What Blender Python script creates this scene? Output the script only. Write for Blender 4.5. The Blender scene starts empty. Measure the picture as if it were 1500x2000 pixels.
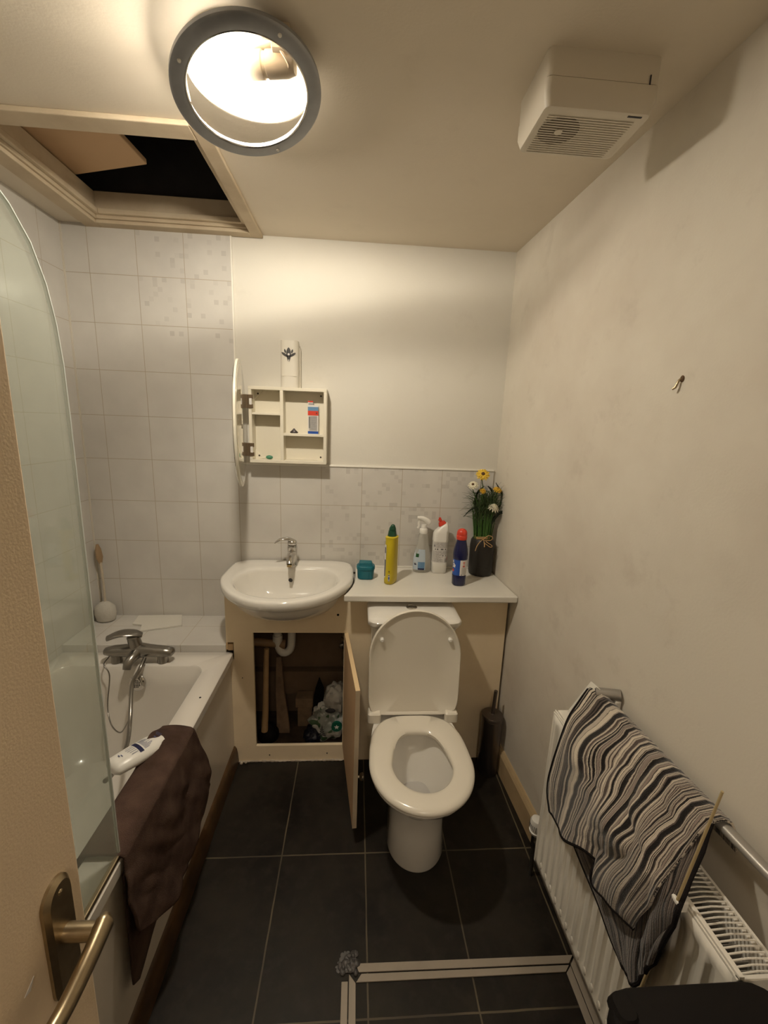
import bpy, bmesh, math, random
from mathutils import Vector, Matrix, noise
random.seed(7)
S = bpy.context.scene
C = S.collection
PI = math.pi

# ---------------------------------------------------------------- camera, world, exposure
cam_data = bpy.data.cameras.new('camera')
cam_data.sensor_fit = 'HORIZONTAL'
cam_data.sensor_width = 36.0
cam_data.lens = 817.293 * 36.0 / 1500.0
cam_data.clip_start = 0.02
cam = bpy.data.objects.new('camera', cam_data)
C.objects.link(cam)
yaw, pit, rol = 0.0702, -0.2062, 0.0374
fw = Vector((math.sin(yaw)*math.cos(pit), math.cos(yaw)*math.cos(pit), math.sin(pit)))
rr = Vector((math.cos(yaw), -math.sin(yaw), 0)); uu = rr.cross(fw)
r2 = math.cos(rol)*rr + math.sin(rol)*uu; u2 = -math.sin(rol)*rr + math.cos(rol)*uu
M = Matrix(((r2.x, u2.x, -fw.x, 0.5697), (r2.y, u2.y, -fw.y, 0.0), (r2.z, u2.z, -fw.z, 1.6141), (0, 0, 0, 1)))
cam.matrix_world = M
S.camera = cam
world = bpy.data.worlds.new('world'); S.world = world
world.use_nodes = True
world.node_tree.nodes['Background'].inputs[0].default_value = (1.0, 0.90, 0.75, 1)
world.node_tree.nodes['Background'].inputs[1].default_value = 0.05
S.view_settings.view_transform = 'Standard'
S.view_settings.look = 'None'
S.view_settings.gamma = 1
S.view_settings.exposure = 0.0
BULB_STRENGTH = 900.0
BULB_COLOR = (1.0, 0.90, 0.74, 1)
HALL_FILL_STRENGTH = 62.0  # glow of the added fill light behind the camera

# ---------------------------------------------------------------- room numbers (metres)
D = 2.072      # back wall
XL = -0.706    # left wall
YF = 1.763     # front of the boxing
H = 2.404      # ceiling
YN = -0.35     # wall with the doorway
def xr(y): return 1.2786 + 0.0539*(D - y)

# ---------------------------------------------------------------- mesh helper
def lerp(a, b, t): return a + (b - a)*t
class MB:
    def __init__(s): s.v = []; s.f = []; s.m = []; s.uv = {}; s.mi = 0
    def add(s, vs, fs):
        o = len(s.v); s.v += [tuple(p) for p in vs]
        for f in fs: s.f.append(tuple(i+o for i in f)); s.m.append(s.mi)
        return s
    def box(s, x0, x1, y0, y1, z0, z1):
        vs = [(x, y, z) for z in (z0, z1) for y in (y0, y1) for x in (x0, x1)]
        return s.add(vs, [(0, 2, 3, 1), (4, 5, 7, 6), (0, 1, 5, 4), (2, 6, 7, 3), (0, 4, 6, 2), (1, 3, 7, 5)])
    def hexa(s, b, t):       # bottom quad, top quad
        return s.add(list(b)+list(t), [(3, 2, 1, 0), (4, 5, 6, 7), (0, 1, 5, 4), (1, 2, 6, 5), (2, 3, 7, 6), (3, 0, 4, 7)])
    def prism(s, poly, d, axis='z'):   # poly list of 3d points, d offset vector
        n = len(poly); d = Vector(d)
        vs = [Vector(p) for p in poly] + [Vector(p)+d for p in poly]
        fs = [tuple(range(n))[::-1], tuple(range(n, 2*n))] + [(i, (i+1) % n, n+(i+1) % n, n+i) for i in range(n)]
        return s.add(vs, fs)
    def loft(s, rings, cap0=True, cap1=True, closed=True):
        n = len(rings[0]); vs = [p for r in rings for p in r]; fs = []
        for j in range(len(rings)-1):
            for i in range(n if closed else n-1):
                a = j*n+i; b = j*n+(i+1) % n
                fs.append((a, b, b+n, a+n))
        if cap0: fs.append(tuple(range(n))[::-1])
        if cap1: fs.append(tuple(range((len(rings)-1)*n, len(rings)*n)))
        return s.add(vs, fs)
    def sweep(s, path, ra, rb=None, n=12, up=(0, 0, 1), cap=True):
        path = [Vector(p) for p in path]; k = len(path); rings = []
        ra = ra if isinstance(ra, (list, tuple)) else [ra]*k
        rb = ra if rb is None else (rb if isinstance(rb, (list, tuple)) else [rb]*k)
        U = Vector(up)
        for i, p in enumerate(path):
            t = (path[min(i+1, k-1)] - path[max(i-1, 0)]).normalized()
            a = t.cross(U)
            if a.length < 1e-3: a = t.cross(Vector((0.3, 1, 0.1)))
            a.normalize(); b = a.cross(t).normalized(); U = b
            rings.append([p + a*math.cos(q)*ra[i] + b*math.sin(q)*rb[i] for q in [2*PI*j/n for j in range(n)]])
        return s.loft(rings, cap, cap)
    def cyl(s, p0, p1, r0, r1=None, n=24):
        return s.sweep([p0, p1], [r0, r0 if r1 is None else r1], n=n)
    def lathe(s, prof, c=(0, 0, 0), n=32, cap0=True, cap1=True):  # prof list (r, z)
        return s.loft([[(c[0]+r*math.cos(2*PI*i/n), c[1]+r*math.sin(2*PI*i/n), c[2]+z) for i in range(n)] for r, z in prof], cap0, cap1)
    def ell(s, c, r, n=20, m=12, rot=None):
        rings = []
        for j in range(m+1):
            a = -PI/2 + PI*j/m; a = max(-PI/2+.02, min(PI/2-.02, a))
            ring = []
            for i in range(n):
                p = Vector((r[0]*math.cos(a)*math.cos(2*PI*i/n), r[1]*math.cos(a)*math.sin(2*PI*i/n), r[2]*math.sin(a)))
                if rot: p = rot @ p
                ring.append(Vector(c)+p)
            rings.append(ring)
        return s.loft(rings)
    def grid(s, G, uv=False):
        m = len(G); n = len(G[0]); o = len(s.v)
        s.v += [tuple(p) for r in G for p in r]
        for j in range(m-1):
            for i in range(n-1):
                s.f.append((o+j*n+i, o+j*n+i+1, o+(j+1)*n+i+1, o+(j+1)*n+i)); s.m.append(s.mi)
        if uv:
            for j in range(m):
                for i in range(n): s.uv[o+j*n+i] = (i/(n-1), j/(m-1))
        return s
    def build(s, name, mats, parent=None, loc=(0, 0, 0), smooth=40, bevel=0, seg=2, solid=0, sub=0):
        if parent is not None: loc = WL[parent.name]
        L = Vector(loc)
        me = bpy.data.meshes.new(name)
        me.from_pydata([Vector(p)-L for p in s.v], [], s.f)
        if not isinstance(mats, (list, tuple)): mats = [mats]
        for m in mats: me.materials.append(m)
        me.polygons.foreach_set('material_index', s.m)
        if s.uv:
            ul = me.uv_layers.new(name='UVMap')
            for l in me.loops: ul.data[l.index].uv = s.uv.get(l.vertex_index, (0, 0))
        bm = bmesh.new(); bm.from_mesh(me); bmesh.ops.recalc_face_normals(bm, faces=bm.faces); bm.to_mesh(me); bm.free()
        if smooth:
            me.polygons.foreach_set('use_smooth', [True]*len(me.polygons))
            me.set_sharp_from_angle(angle=math.radians(smooth))
        me.update()
        o = bpy.data.objects.new(name, me); C.objects.link(o)
        WL[o.name] = L
        if parent is not None: o.parent = parent
        else: o.location = L
        if solid:
            k = o.modifiers.new('thick', 'SOLIDIFY'); k.thickness = solid; k.offset = 0
        if sub:
            k = o.modifiers.new('sub', 'SUBSURF'); k.levels = sub; k.render_levels = sub
        if bevel:
            k = o.modifiers.new('bev', 'BEVEL'); k.width = bevel; k.segments = seg; k.limit_method = 'ANGLE'; k.angle_limit = math.radians(35)
        return o
WL = {}
def thing(name, label, cat, loc, group=None):
    o = bpy.data.objects.new(name, None); C.objects.link(o); o.location = loc
    o.empty_display_size = .05
    o['label'] = label; o['category'] = cat
    if group: o['group'] = group
    WL[o.name] = Vector(loc)
    return o
def tag(o, label, cat, group=None, kind=None):
    o['label'] = label; o['category'] = cat
    if group: o['group'] = group
    if kind: o['kind'] = kind
    return o
def struct(o, label=None, cat=None):
    o['kind'] = 'structure'
    if label: o['label'] = label
    if cat: o['category'] = cat
    return o
def sring(cx, cy, z, rx, ry, n=28, e=2.0, rot=0.0):      # superellipse ring
    out = []
    for i in range(n):
        t = 2*PI*i/n; c, q = math.cos(t), math.sin(t)
        x = rx*math.copysign(abs(c)**(2/e), c); y = ry*math.copysign(abs(q)**(2/e), q)
        out.append((cx+x*math.cos(rot)-y*math.sin(rot), cy+x*math.sin(rot)+y*math.cos(rot), z))
    return out
def rrect(x0, x1, y0, y1, r, z, k=6):
    out = []
    for cx, cy, a0 in ((x1-r, y1-r, 0), (x0+r, y1-r, PI/2), (x0+r, y0+r, PI), (x1-r, y0+r, 1.5*PI)):
        for i in range(k+1):
            a = a0+PI/2*i/k; out.append((cx+r*math.cos(a), cy+r*math.sin(a), z))
    return out
def bez(pts, n=16):      # Catmull-Rom through points
    P = [Vector(p) for p in pts]; P = [P[0]*2-P[1]] + P + [P[-1]*2-P[-2]]; out = []
    for i in range(1, len(P)-2):
        for k in range(n):
            t = k/n; a, b, c, d = P[i-1:i+3]
            out.append(.5*((2*b)+(c-a)*t+(2*a-5*b+4*c-d)*t*t+(3*b-a-3*c+d)*t**3))
    out.append(P[-2]); return out

# ---------------------------------------------------------------- materials
def mat(name, col, rough=.5, metal=0, spec=.5, noise_amt=0, noise_scale=8, col2=None, bump=0, bump_scale=60, coat=0, trans=0, sheen=0, alpha=1, emit=None, estr=0):
    m = bpy.data.materials.new(name); m.use_nodes = True
    nt = m.node_tree; b = nt.nodes['Principled BSDF']
    b.inputs['Base Color'].default_value = (*col, 1); b.inputs['Roughness'].default_value = rough
    b.inputs['Metallic'].default_value = metal; b.inputs['Specular IOR Level'].default_value = spec
    b.inputs['Coat Weight'].default_value = coat; b.inputs['Coat Roughness'].default_value = .08
    b.inputs['Transmission Weight'].default_value = trans; b.inputs['Alpha'].default_value = alpha
    b.inputs['Sheen Weight'].default_value = sheen
    if emit: b.inputs['Emission Color'].default_value = (*emit, 1); b.inputs['Emission Strength'].default_value = estr
    if noise_amt or bump:
        tc = nt.nodes.new('ShaderNodeTexCoord')
        geo = nt.nodes.new('ShaderNodeNewGeometry')
    if noise_amt:
        nz = nt.nodes.new('ShaderNodeTexNoise'); nz.inputs['Scale'].default_value = noise_scale; nz.inputs['Detail'].default_value = 6
        nt.links.new(geo.outputs['Position'], nz.inputs['Vector'])
        rp = nt.nodes.new('ShaderNodeMapRange'); rp.inputs[1].default_value = .35; rp.inputs[2].default_value = .68
        rp.inputs[4].default_value = noise_amt
        nt.links.new(nz.outputs[0], rp.inputs[0])
        mx = nt.nodes.new('ShaderNodeMix'); mx.data_type = 'RGBA'
        c2 = col2 if col2 else tuple(c*.6 for c in col)
        mx.inputs[6].default_value = (*col, 1); mx.inputs[7].default_value = (*c2, 1)
        nt.links.new(rp.outputs[0], mx.inputs[0]); nt.links.new(mx.outputs[2], b.inputs['Base Color'])
    if bump:
        nb = nt.nodes.new('ShaderNodeTexNoise'); nb.inputs['Scale'].default_value = bump_scale; nb.inputs['Detail'].default_value = 4
        nt.links.new(geo.outputs['Position'], nb.inputs['Vector'])
        bp = nt.nodes.new('ShaderNodeBump'); bp.inputs['Strength'].default_value = bump; bp.inputs['Distance'].default_value = .002
        nt.links.new(nb.outputs[0], bp.inputs['Height']); nt.links.new(bp.outputs[0], b.inputs['Normal'])
    return m
class NT:          # tiny node-maths helper
    def __init__(s, m): s.nt = m.node_tree; s.b = s.nt.nodes['Principled BSDF']
    def n(s, t): return s.nt.nodes.new(t)
    def put(s, v, sock):
        if isinstance(v, (int, float)): sock.default_value = v
        else: s.nt.links.new(v, sock)
    def math(s, op, a, b=0.0):
        k = s.n('ShaderNodeMath'); k.operation = op; s.put(a, k.inputs[0]); s.put(b, k.inputs[1]); return k.outputs[0]
    def pos(s):
        g = s.n('ShaderNodeNewGeometry'); x = s.n('ShaderNodeSeparateXYZ'); s.nt.links.new(g.outputs['Position'], x.inputs[0]); return g.outputs['Position'], x.outputs
    def noise(s, vec, sc, det=4, rough=.5, w=None):
        k = s.n('ShaderNodeTexNoise'); k.inputs['Scale'].default_value = sc; k.inputs['Detail'].default_value = det; k.inputs['Roughness'].default_value = rough
        if vec is not None: s.nt.links.new(vec, k.inputs['Vector'])
        return k.outputs[0]
    def mix(s, f, a, b):
        k = s.n('ShaderNodeMix'); k.data_type = 'RGBA'; s.put(f, k.inputs[0])
        for v, i in ((a, 6), (b, 7)):
            if isinstance(v, tuple): k.inputs[i].default_value = (*v, 1)
            else: s.nt.links.new(v, k.inputs[i])
        return k.outputs[2]
    def range(s, v, a, b, c=0, d=1):
        k = s.n('ShaderNodeMapRange'); s.put(v, k.inputs[0]); k.inputs[1].default_value = a; k.inputs[2].default_value = b; k.inputs[3].default_value = c; k.inputs[4].default_value = d
        return k.outputs[0]
    def bump(s, h, st=.3, dist=.002):
        k = s.n('ShaderNodeBump'); k.inputs['Strength'].default_value = st; k.inputs['Distance'].default_value = dist
        s.put(h, k.inputs['Height']); s.nt.links.new(k.outputs[0], s.b.inputs['Normal'])
    def line(s, v, x0, sp, w):     # 1 on grout line
        k = s.math('PINGPONG', s.math('SUBTRACT', v, x0), sp/2); return s.math('LESS_THAN', k, w/2)
def floor_mat():
    m = mat('charcoal floor tile', (.012, .011, .009), .55, spec=.3); t = NT(m); p, x = t.pos()
    wob = t.math('MULTIPLY', t.math('SUBTRACT', t.noise(p, 9), .5), .004)
    g = t.math('MAXIMUM', t.line(t.math('ADD', x[0], wob), .3223, .3156, .005), t.line(t.math('ADD', x[1], wob), 1.3039, .4597, .005))
    n1 = t.noise(p, 5, 8, .65); n2 = t.noise(p, 22, 6, .6)
    c = t.mix(t.range(n1, .38, .68), (.0045, .0032, .0022), (.0185, .0140, .0085))
    c = t.mix(t.range(n2, .5, .72, 0, .8), c, (.019, .0155, .011))
    gc = t.mix(t.range(t.noise(p, 3), .4, .6), (.06, .048, .034), (.13, .105, .065))
    t.nt.links.new(t.mix(g, c, gc), t.b.inputs['Base Color'])
    t.nt.links.new(t.range(n1, .3, .7, .42, .62), t.b.inputs['Roughness'])
    t.bump(t.math('SUBTRACT', t.math('MULTIPLY', n2, .3), t.math('MULTIPLY', g, .8)), .35, .002)
    return m
def tile_mat(name, axis, a0, z0, pat):   # axis: 0 -> x/z, 1 -> y/z, 2 -> x/y
    m = mat(name, (.7, .68, .64), .14, coat=.3); t = NT(m); p, x = t.pos()
    u = x[1] if axis == 1 else x[0]; v = x[1] if axis == 2 else x[2]
    g = t.math('MAXIMUM', t.line(u, a0, .2, .0026), t.line(v, z0, .2, .0026))
    gs = t.math('MAXIMUM', t.line(u, a0, .2, .006), t.line(v, z0, .2, .006))
    base = t.mix(t.range(t.noise(p, 6, 5), .35, .7), (.63, .605, .56), (.57, .545, .505))
    if pat:
        cu = t.math('FLOOR', t.math('MULTIPLY', t.math('SUBTRACT', u, a0), 50)); cv = t.math('FLOOR', t.math('MULTIPLY', t.math('SUBTRACT', v, z0), 50))
        cx = t.n('ShaderNodeCombineXYZ'); t.put(cu, cx.inputs[0]); t.put(cv, cx.inputs[1])
        wn = t.n('ShaderNodeTexWhiteNoise'); wn.noise_dimensions = '2D'; t.nt.links.new(cx.outputs[0], wn.inputs['Vector'])
        k = t.math('GREATER_THAN', wn.outputs[0], .86)
        if pat == 'splash': reg = t.math('GREATER_THAN', u, .40)
        else: reg = t.math('MULTIPLY', t.math('GREATER_THAN', v, 1.95), t.math('GREATER_THAN', u, -.40))
        vn = t.range(wn.outputs[0], .86, 1.0, .25, 1.0)
        k = t.math('MULTIPLY', t.math('MULTIPLY', k, reg), vn)
        base = t.mix(k, base, (.515, .49, .455))
    col = t.mix(g, base, (.40, .345, .265))
    t.nt.links.new(col, t.b.inputs['Base Color'])
    t.nt.links.new(t.math('ADD', t.math('MULTIPLY', g, .5), .16), t.b.inputs['Roughness'])
    t.bump(t.math('ADD', t.math('MULTIPLY', t.noise(p, 14, 2), .25), t.math('MULTIPLY', gs, -.7)), .3, .0015)
    return m
def wall_mat(name, col, dirt, s1=1.6, amt=.5):
    m = mat(name, col, .75, spec=.3); t = NT(m); p, x = t.pos()
    n1 = t.noise(p, s1, 5, .6); n2 = t.noise(p, 7, 6, .65)
    c = t.mix(t.range(n1, .42, .72, 0, amt), col, dirt)
    c = t.mix(t.range(n2, .58, .8, 0, amt*.7), c, tuple(q*.85 for q in dirt))
    t.nt.links.new(c, t.b.inputs['Base Color'])
    t.bump(t.math('ADD', t.noise(p, 3.2, 3), t.math('MULTIPLY', t.noise(p, 160, 3), .12)), .35, .006)
    return m
M = {}
M['floor'] = floor_mat()
M['tile_back'] = tile_mat('white wall tile back', 0, 0.0, 1.4094, 'up')
M['tile_splash'] = tile_mat('white splashback tile', 0, 0.0, 1.4094, 'splash')
M['tile_left'] = tile_mat('white wall tile left', 1, 1.93, 1.4094, None)
M['tile_ledge'] = tile_mat('white ledge tile', 2, -0.0, 1.945, None)
M['wall_back'] = wall_mat('cream painted back wall', (.68, .65, .58), (.57, .52, .44), 1.4, .35)
M['wall_right'] = wall_mat('stained magnolia wall', (.70, .65, .56), (.56, .49, .41), 1.7, .7)
M['ceiling'] = wall_mat('off-white ceiling paint', (.76, .68, .56), (.65, .57, .46), 1.5, .4)
M['box'] = wall_mat('yellowed boxing paint', (.86, .72, .51), (.74, .59, .40), 4, .5)
M['lining'] = wall_mat('cream gloss timber', (.60, .50, .36), (.42, .32, .21), 5, .6)
M['baseb'] = wall_mat('yellowed skirting', (.50, .37, .21), (.34, .24, .13), 6, .6)
M['trim_w'] = mat('white plastic trim', (.78, .75, .68), .3)
M['porcelain'] = mat('white porcelain', (.80, .77, .71), .10, coat=.6)
M['seatplastic'] = mat('white seat plastic', (.78, .73, .63), .22, coat=.3)
M['acrylic'] = mat('bath acrylic', (.74, .70, .64), .18, coat=.4, noise_amt=.2, col2=(.62, .57, .50), noise_scale=5)
M['panel'] = mat('bath side panel', (.74, .68, .59), .3, noise_amt=.5, col2=(.60, .52, .42), noise_scale=4)
M['chrome'] = mat('chrome', (.62, .60, .57), .12, 1)
M['dullchrome'] = mat('dull chrome', (.30, .285, .26), .28, 1)
M['brass'] = mat('worn satin metal', (.42, .34, .22), .32, 1, noise_amt=.4, noise_scale=60, col2=(.25, .19, .12))
M['steel'] = mat('brushed dark steel', (.17, .145, .13), .34, .9)
M['door'] = mat('beige painted door', (.74, .60, .43), .6, noise_amt=.35, col2=(.66, .52, .36), noise_scale=3, bump=.2, bump_scale=300)
M['black'] = mat('black plastic', (.006, .005, .0045), .7, spec=.15)
M['dark'] = mat('dark recess', (.012, .010, .008), .8)
M['counter'] = mat('white laminate worktop', (.76, .73, .66), .28, noise_amt=.2, col2=(.66, .62, .55), noise_scale=6)
M['wood'] = mat('pale wood', (.50, .34, .18), .6, noise_amt=.5, noise_scale=18, col2=(.36, .23, .11))
M['ply'] = mat('raw board', (.56, .37, .21), .65, noise_amt=.35, col2=(.44, .28, .15), noise_scale=5)
M['trimwood'] = mat('varnished brown moulding', (.105, .055, .021), .4, noise_amt=.8, noise_scale=14, col2=(.035, .018, .008))
M['radiator'] = mat('white radiator enamel', (.82, .78, .70), .3)
M['plaster'] = mat('bare brown plaster', (.20, .135, .085), .9, noise_amt=.6, noise_scale=7, col2=(.12, .08, .05), bump=.6, bump_scale=30)
M['cupfloor'] = mat('dirty cupboard base', (.07, .045, .028), .9, noise_amt=.8, noise_scale=20, col2=(.02, .014, .01), bump=.5, bump_scale=60)
M['cabw'] = mat('cream cabinet board', (.74, .69, .57), .4)
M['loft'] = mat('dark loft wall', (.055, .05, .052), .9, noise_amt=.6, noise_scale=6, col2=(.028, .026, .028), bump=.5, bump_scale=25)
M['fan'] = mat('white fan plastic', (.70, .64, .54), .45)
M['grey_ring'] = mat('grey metal ring', (.34, .35, .37), .35, .55, noise_amt=.3, noise_scale=25)
M['dish'] = mat('white lamp dish', (.62, .56, .45), .5)
M['white'] = mat('white plastic', (.80, .78, .73), .3)
M['teal'] = mat('teal plastic', (.0, .12, .165), .4)
M['yellow'] = mat('yellow plastic', (.54, .42, .012), .35)
M['yellow2'] = mat('deep yellow petals', (.72, .42, .02), .6)
M['green'] = mat('dark green plastic', (.008, .06, .028), .3)
M['red'] = mat('red plastic', (.62, .05, .025), .35)
M['navy'] = mat('navy plastic', (.008, .010, .06), .22)
M['blue'] = mat('blue label', (.015, .075, .36), .4)
M['skyblue'] = mat('sky blue label', (.12, .25, .42), .4)
M['label'] = mat('white label', (.72, .69, .66), .45)
M['ink'] = mat('ink', (.03, .028, .035), .6)
M['vase'] = mat('black ceramic vase', (.012, .010, .009), .45)
M['stem'] = mat('green stems', (.045, .12, .018), .5, noise_amt=.5, noise_scale=40, col2=(.02, .06, .01))
M['leafdark'] = mat('dark green leaf', (.012, .022, .010), .5)
M['grass'] = mat('fine grass', (.05, .08, .025), .6)
M['petalw'] = mat('cream petals', (.78, .73, .56), .6)
M['raffia'] = mat('raffia', (.45, .28, .12), .7)
M['seal'] = mat('pale sealant', (.45, .38, .30), .6)
# ---------------------------------------------------------------- the room
struct(MB().box(-.9, 1.6, -1.6, D+.15, -.06, 0).build('floor', M['floor'], smooth=0))
b = MB(); HX0, HX1, HY0, HY1 = -.545, .105, 1.415, 2.03
for q in ((-.8, HX0, YN, D+.1), (HX1, 1.55, YN, D+.1), (HX0, HX1, YN, HY0), (HX0, HX1, HY1, D+.1)): b.box(*q, H, H+.05)
struct(b.build('ceiling', M['ceiling'], smooth=0))
struct(MB().box(XL-.1, 1.45, D, D+.1, 0, H+.05).build('wall_back', M['wall_back'], smooth=0))
struct(MB().box(XL-.1, XL, YN-.1, D, 0, H+.05).build('wall_left', M['tile_left'], smooth=0))
struct(MB().hexa([(xr(YN-.1), YN-.1, 0), (xr(YN-.1)+.1, YN-.1, 0), (xr(D)+.1, D, 0), (xr(D), D, 0)],
          [(xr(YN-.1), YN-.1, H+.05), (xr(YN-.1)+.1, YN-.1, H+.05), (xr(D)+.1, D, H+.05), (xr(D), D, H+.05)]).build('wall_right', M['wall_right'], smooth=0))
b = MB(); b.box(XL-.1, .15, YN-.1, YN, 0, H+.05); b.box(1.0, 1.42, YN-.1, YN, 0, H+.05); b.box(.15, 1.0, YN-.1, YN, 2.02, H+.05)
struct(b.build('wall_front', M['wall_right'], smooth=0))
# hallway beyond the doorway the photographer stands in
b = MB(); b.box(-.25, -.2, -1.6, YN-.1, 0, H); b.box(1.4, 1.45, -1.6, YN-.1, 0, H); b.box(-.25, 1.45, -1.65, -1.6, 0, H); b.box(-.25, 1.45, -1.65, YN-.1, H, H+.05)
struct(b.build('wall_hallway', M['wall_right'], smooth=0))
hl = thing('added_hall_fill', 'added unseen fill light on the hallway ceiling outside the doorway', 'lamp', (.62, -.95, H))  # added, unseen fill light that brightens the toilet, boxing and lower room
MB().lathe([(.12, 0), (.13, -.01), (.13, -.03)], (.62, -.95, H), 40).build('base', M['white'], hl)
MB().lathe([(.125, -.03), (.11, -.05), (.07, -.062), (.01, -.066)], (.62, -.95, H), 40).build('shade', mat('added hall fill glow', (1, .9, .8), .4, emit=(1.0, .84, .66), estr=HALL_FILL_STRENGTH), hl)  # glowing dome of the added fill light
b = MB()
for x0, x1, z0, z1 in ((.10, .16, 0, 2.07), (.99, 1.05, 0, 2.07), (.16, .99, 2.01, 2.07)): b.box(x0, x1, YN, YN+.018, z0, z1)
struct(b.build('trim_1', M['lining'], smooth=0, bevel=.003))
# tiled facing on the back wall and the splashback
TB_ = MB().box(XL, 0.0, D-.008, D, .56, H).build('trim_2', M['tile_back'], smooth=0); struct(TB_, 'white square tiles on the back wall behind the bath', 'tiles')
struct(MB().box(0.0, 1.262, D-.008, D, .86, 1.402).build('trim_3', M['tile_splash'], smooth=0), 'white splashback tiles with a faint mosaic of grey squares', 'tiles')
b = MB(); b.box(.0, 1.262, D-.013, D, 1.402, 1.411); b.box(-.002, .006, D-.011, D, 1.41, H)
struct(b.build('trim_4', M['trim_w'], smooth=0, bevel=.002))
b = MB(); b.box(XL, XL+.006, D-.014, D-.008, .61, H-.002)
struct(b.build('trim_5', mat('old sealant', (.62, .57, .49), .35), smooth=0))
# skirting on the right wall
b = MB(); y0, y1 = YN, YF
prof = [(0, 0), (-.020, 0), (-.020, .10), (-.014, .112), (-.006, .122), (0, .122)]
b.loft([[(xr(y)+dx, y, z) for dx, z in prof] for y in (y0, y1)])
struct(b.build('baseboard_right', M['baseb'], smooth=0))
b = MB(); b.box(.035, .62, YF-.004, YF, .0, .012); b.box(xr(YF)-.03, xr(YF)-.0, YF-.03, YF-.004, 0, .012)
# ---------------------------------------------------------------- boxing (false wall) with the cupboard opening
OX0, OX1, OZ0, OZ1 = .123, .532, .085, .676
b = MB(); T = .016; RX = xr(YF)-.012
b.box(.0205, OX0, YF, YF+T, 0, .545); b.box(.036, OX0, YF, YF+T, .545, OZ1); b.box(.004, .036, YF, YF+T, .628, OZ1)
hc_ = [(.240, .86), (.225, .83), (.203, .805), (.172, .782), (.12, .760), (.0, .745)]
arcp = [(.27+x, z) for x, z in hc_]+[(.27-x, z) for x, z in hc_[::-1][1:]]
for (xa, za), (xb, zb_) in zip(arcp[1:], arcp[:-1]): b.prism([(xa, YF, OZ1), (xb, YF, OZ1), (xb, YF, zb_), (xa, YF, za)], (0, T, 0))
b.box(.004, arcp[-1][0], YF, YF+T, OZ1, .86); b.box(arcp[0][0], OX1, YF, YF+T, OZ1, .86); b.box(OX1, RX, YF, YF+T, 0, .86)
b.box(OX0, OX1, YF, YF+T, 0, OZ0)
b.box(.004, .018, YF+T, D-.008, .61, .86)
struct(b.build('wall_boxing', M['box'], smooth=0), 'yellowed boxed-in panel under the worktop with a square cupboard opening', 'panel')
b = MB(); b.box(.004, .012, YF-.004, YF+.012, .595, .628); b.box(.012, .034, YF-.002, YF+.014, .59, .62)
struct(b.build('trim_6', M['wood'], smooth=0))
# dark gap and pale sealant at the foot of the boxing
b = MB()
for k in range(26):
    x = .045+.48*k/25; b.ell((x, YF-.003, .003), (.014, .005*random.uniform(.6, 1.3), .006*random.uniform(.5, 1.4)), 8, 6)
b.ell((.055, YF-.016, .006), (.008, .008, .008), 8, 6); b.ell((.075, YF-.012, .007), (.007, .006, .008), 8, 6)
struct(b.build('trim_7', M['seal']))
# inside of the cupboard
b = MB(); b.box(.036, .05, YF+T, D-.005, .02, .60); b.box(.60, .62, YF+T, D-.005, 0, .86)
b.mi = 1; b.box(.05, .60, YF+T, D-.005, 0, .05)
b.mi = 0; b.box(.05, .60, D-.03, D-.002, .34, .60); b.box(.05, .60, D-.012, D-.002, .05, .34)
b.box(.05, .60, D-.06, D-.012, .19, .32)
b.box(.05, .60, D-.02, D-.002, .635, .70)
o = b.build('trim_8', [M['plaster'], M['cupfloor']], smooth=0); struct(o)
# screw holes in the boxing
for i, (x, z, r) in enumerate(((.503, .765, .0055), (.185, .035, .003), (.46, .04, .003), (.07, .45, .0022))):
    struct(MB().cyl((x, YF-.0015, z), (x, YF+.001, z), r, n=12).build('trim_%d' % (20+i), M['dark']), 'small dark screw hole in the boxing panel', 'hole')
# ledge at the end of the bath
struct(MB().box(XL, .002, YF+.004, D-.008, 0, .612).build('trim_9', M['tile_ledge'], smooth=0, bevel=.002), 'white tiled ledge at the tap end of the bath', 'ledge')
# wooden moulding along the bath panel, on the floor
b = MB(); pr_ = [(.020, 0), (.040, 0), (.040, .012), (.037, .05), (.033, .075), (.026, .088), (.020, .09)]
b.loft([[(x, y, z) for x, z in pr_] for y in (-.02, .4, .8, 1.2, YF-.003)])
struct(b.build('baseboard_left', M['trimwood'], smooth=50), 'dark brown wooden moulding along the foot of the bath panel', 'moulding')

# ---------------------------------------------------------------- loft hatch
b = MB(); AX0, AX1, AY0, AY1 = -.600, .140, 1.362, 2.070; z0 = H-.014
t = .045
for q in ((AX0, HX0+.012, AY0, AY1), (HX1-.012, AX1, AY0, AY1), (HX0+.012, HX1-.012, AY0, HY0+.012), (HX0+.012, HX1-.012, HY1-.012, AY1)): b.box(*q, z0, H)
for q in ((HX0, HX0+.02, HY0, HY1), (HX1-.02, HX1, HY0, HY1), (HX0+.02, HX1-.02, HY0, HY0+.02), (HX0+.02, HX1-.02, HY1-.02, HY1)): b.box(*q, H, H+.10)
for q in ((HX0+.02, HX0+.038, HY0+.02, HY1-.02), (HX1-.038, HX1-.02, HY0+.02, HY1-.02), (HX0+.038, HX1-.038, HY0+.02, HY0+.038), (HX0+.038, HX1-.038, HY1-.038, HY1-.02)): b.box(*q, H+.012, H+.032)
struct(b.build('trim_10', M['lining'], smooth=0, bevel=.003), 'cream timber frame lining the open loft hatch', 'hatch frame')
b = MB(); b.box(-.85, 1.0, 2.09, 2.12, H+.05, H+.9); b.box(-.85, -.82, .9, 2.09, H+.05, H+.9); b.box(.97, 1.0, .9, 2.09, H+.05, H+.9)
b.box(-.85, 1.0, .87, .9, H+.05, H+.9); b.box(-.85, 1.0, .87, 2.12, H+.9, H+.93)
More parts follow.
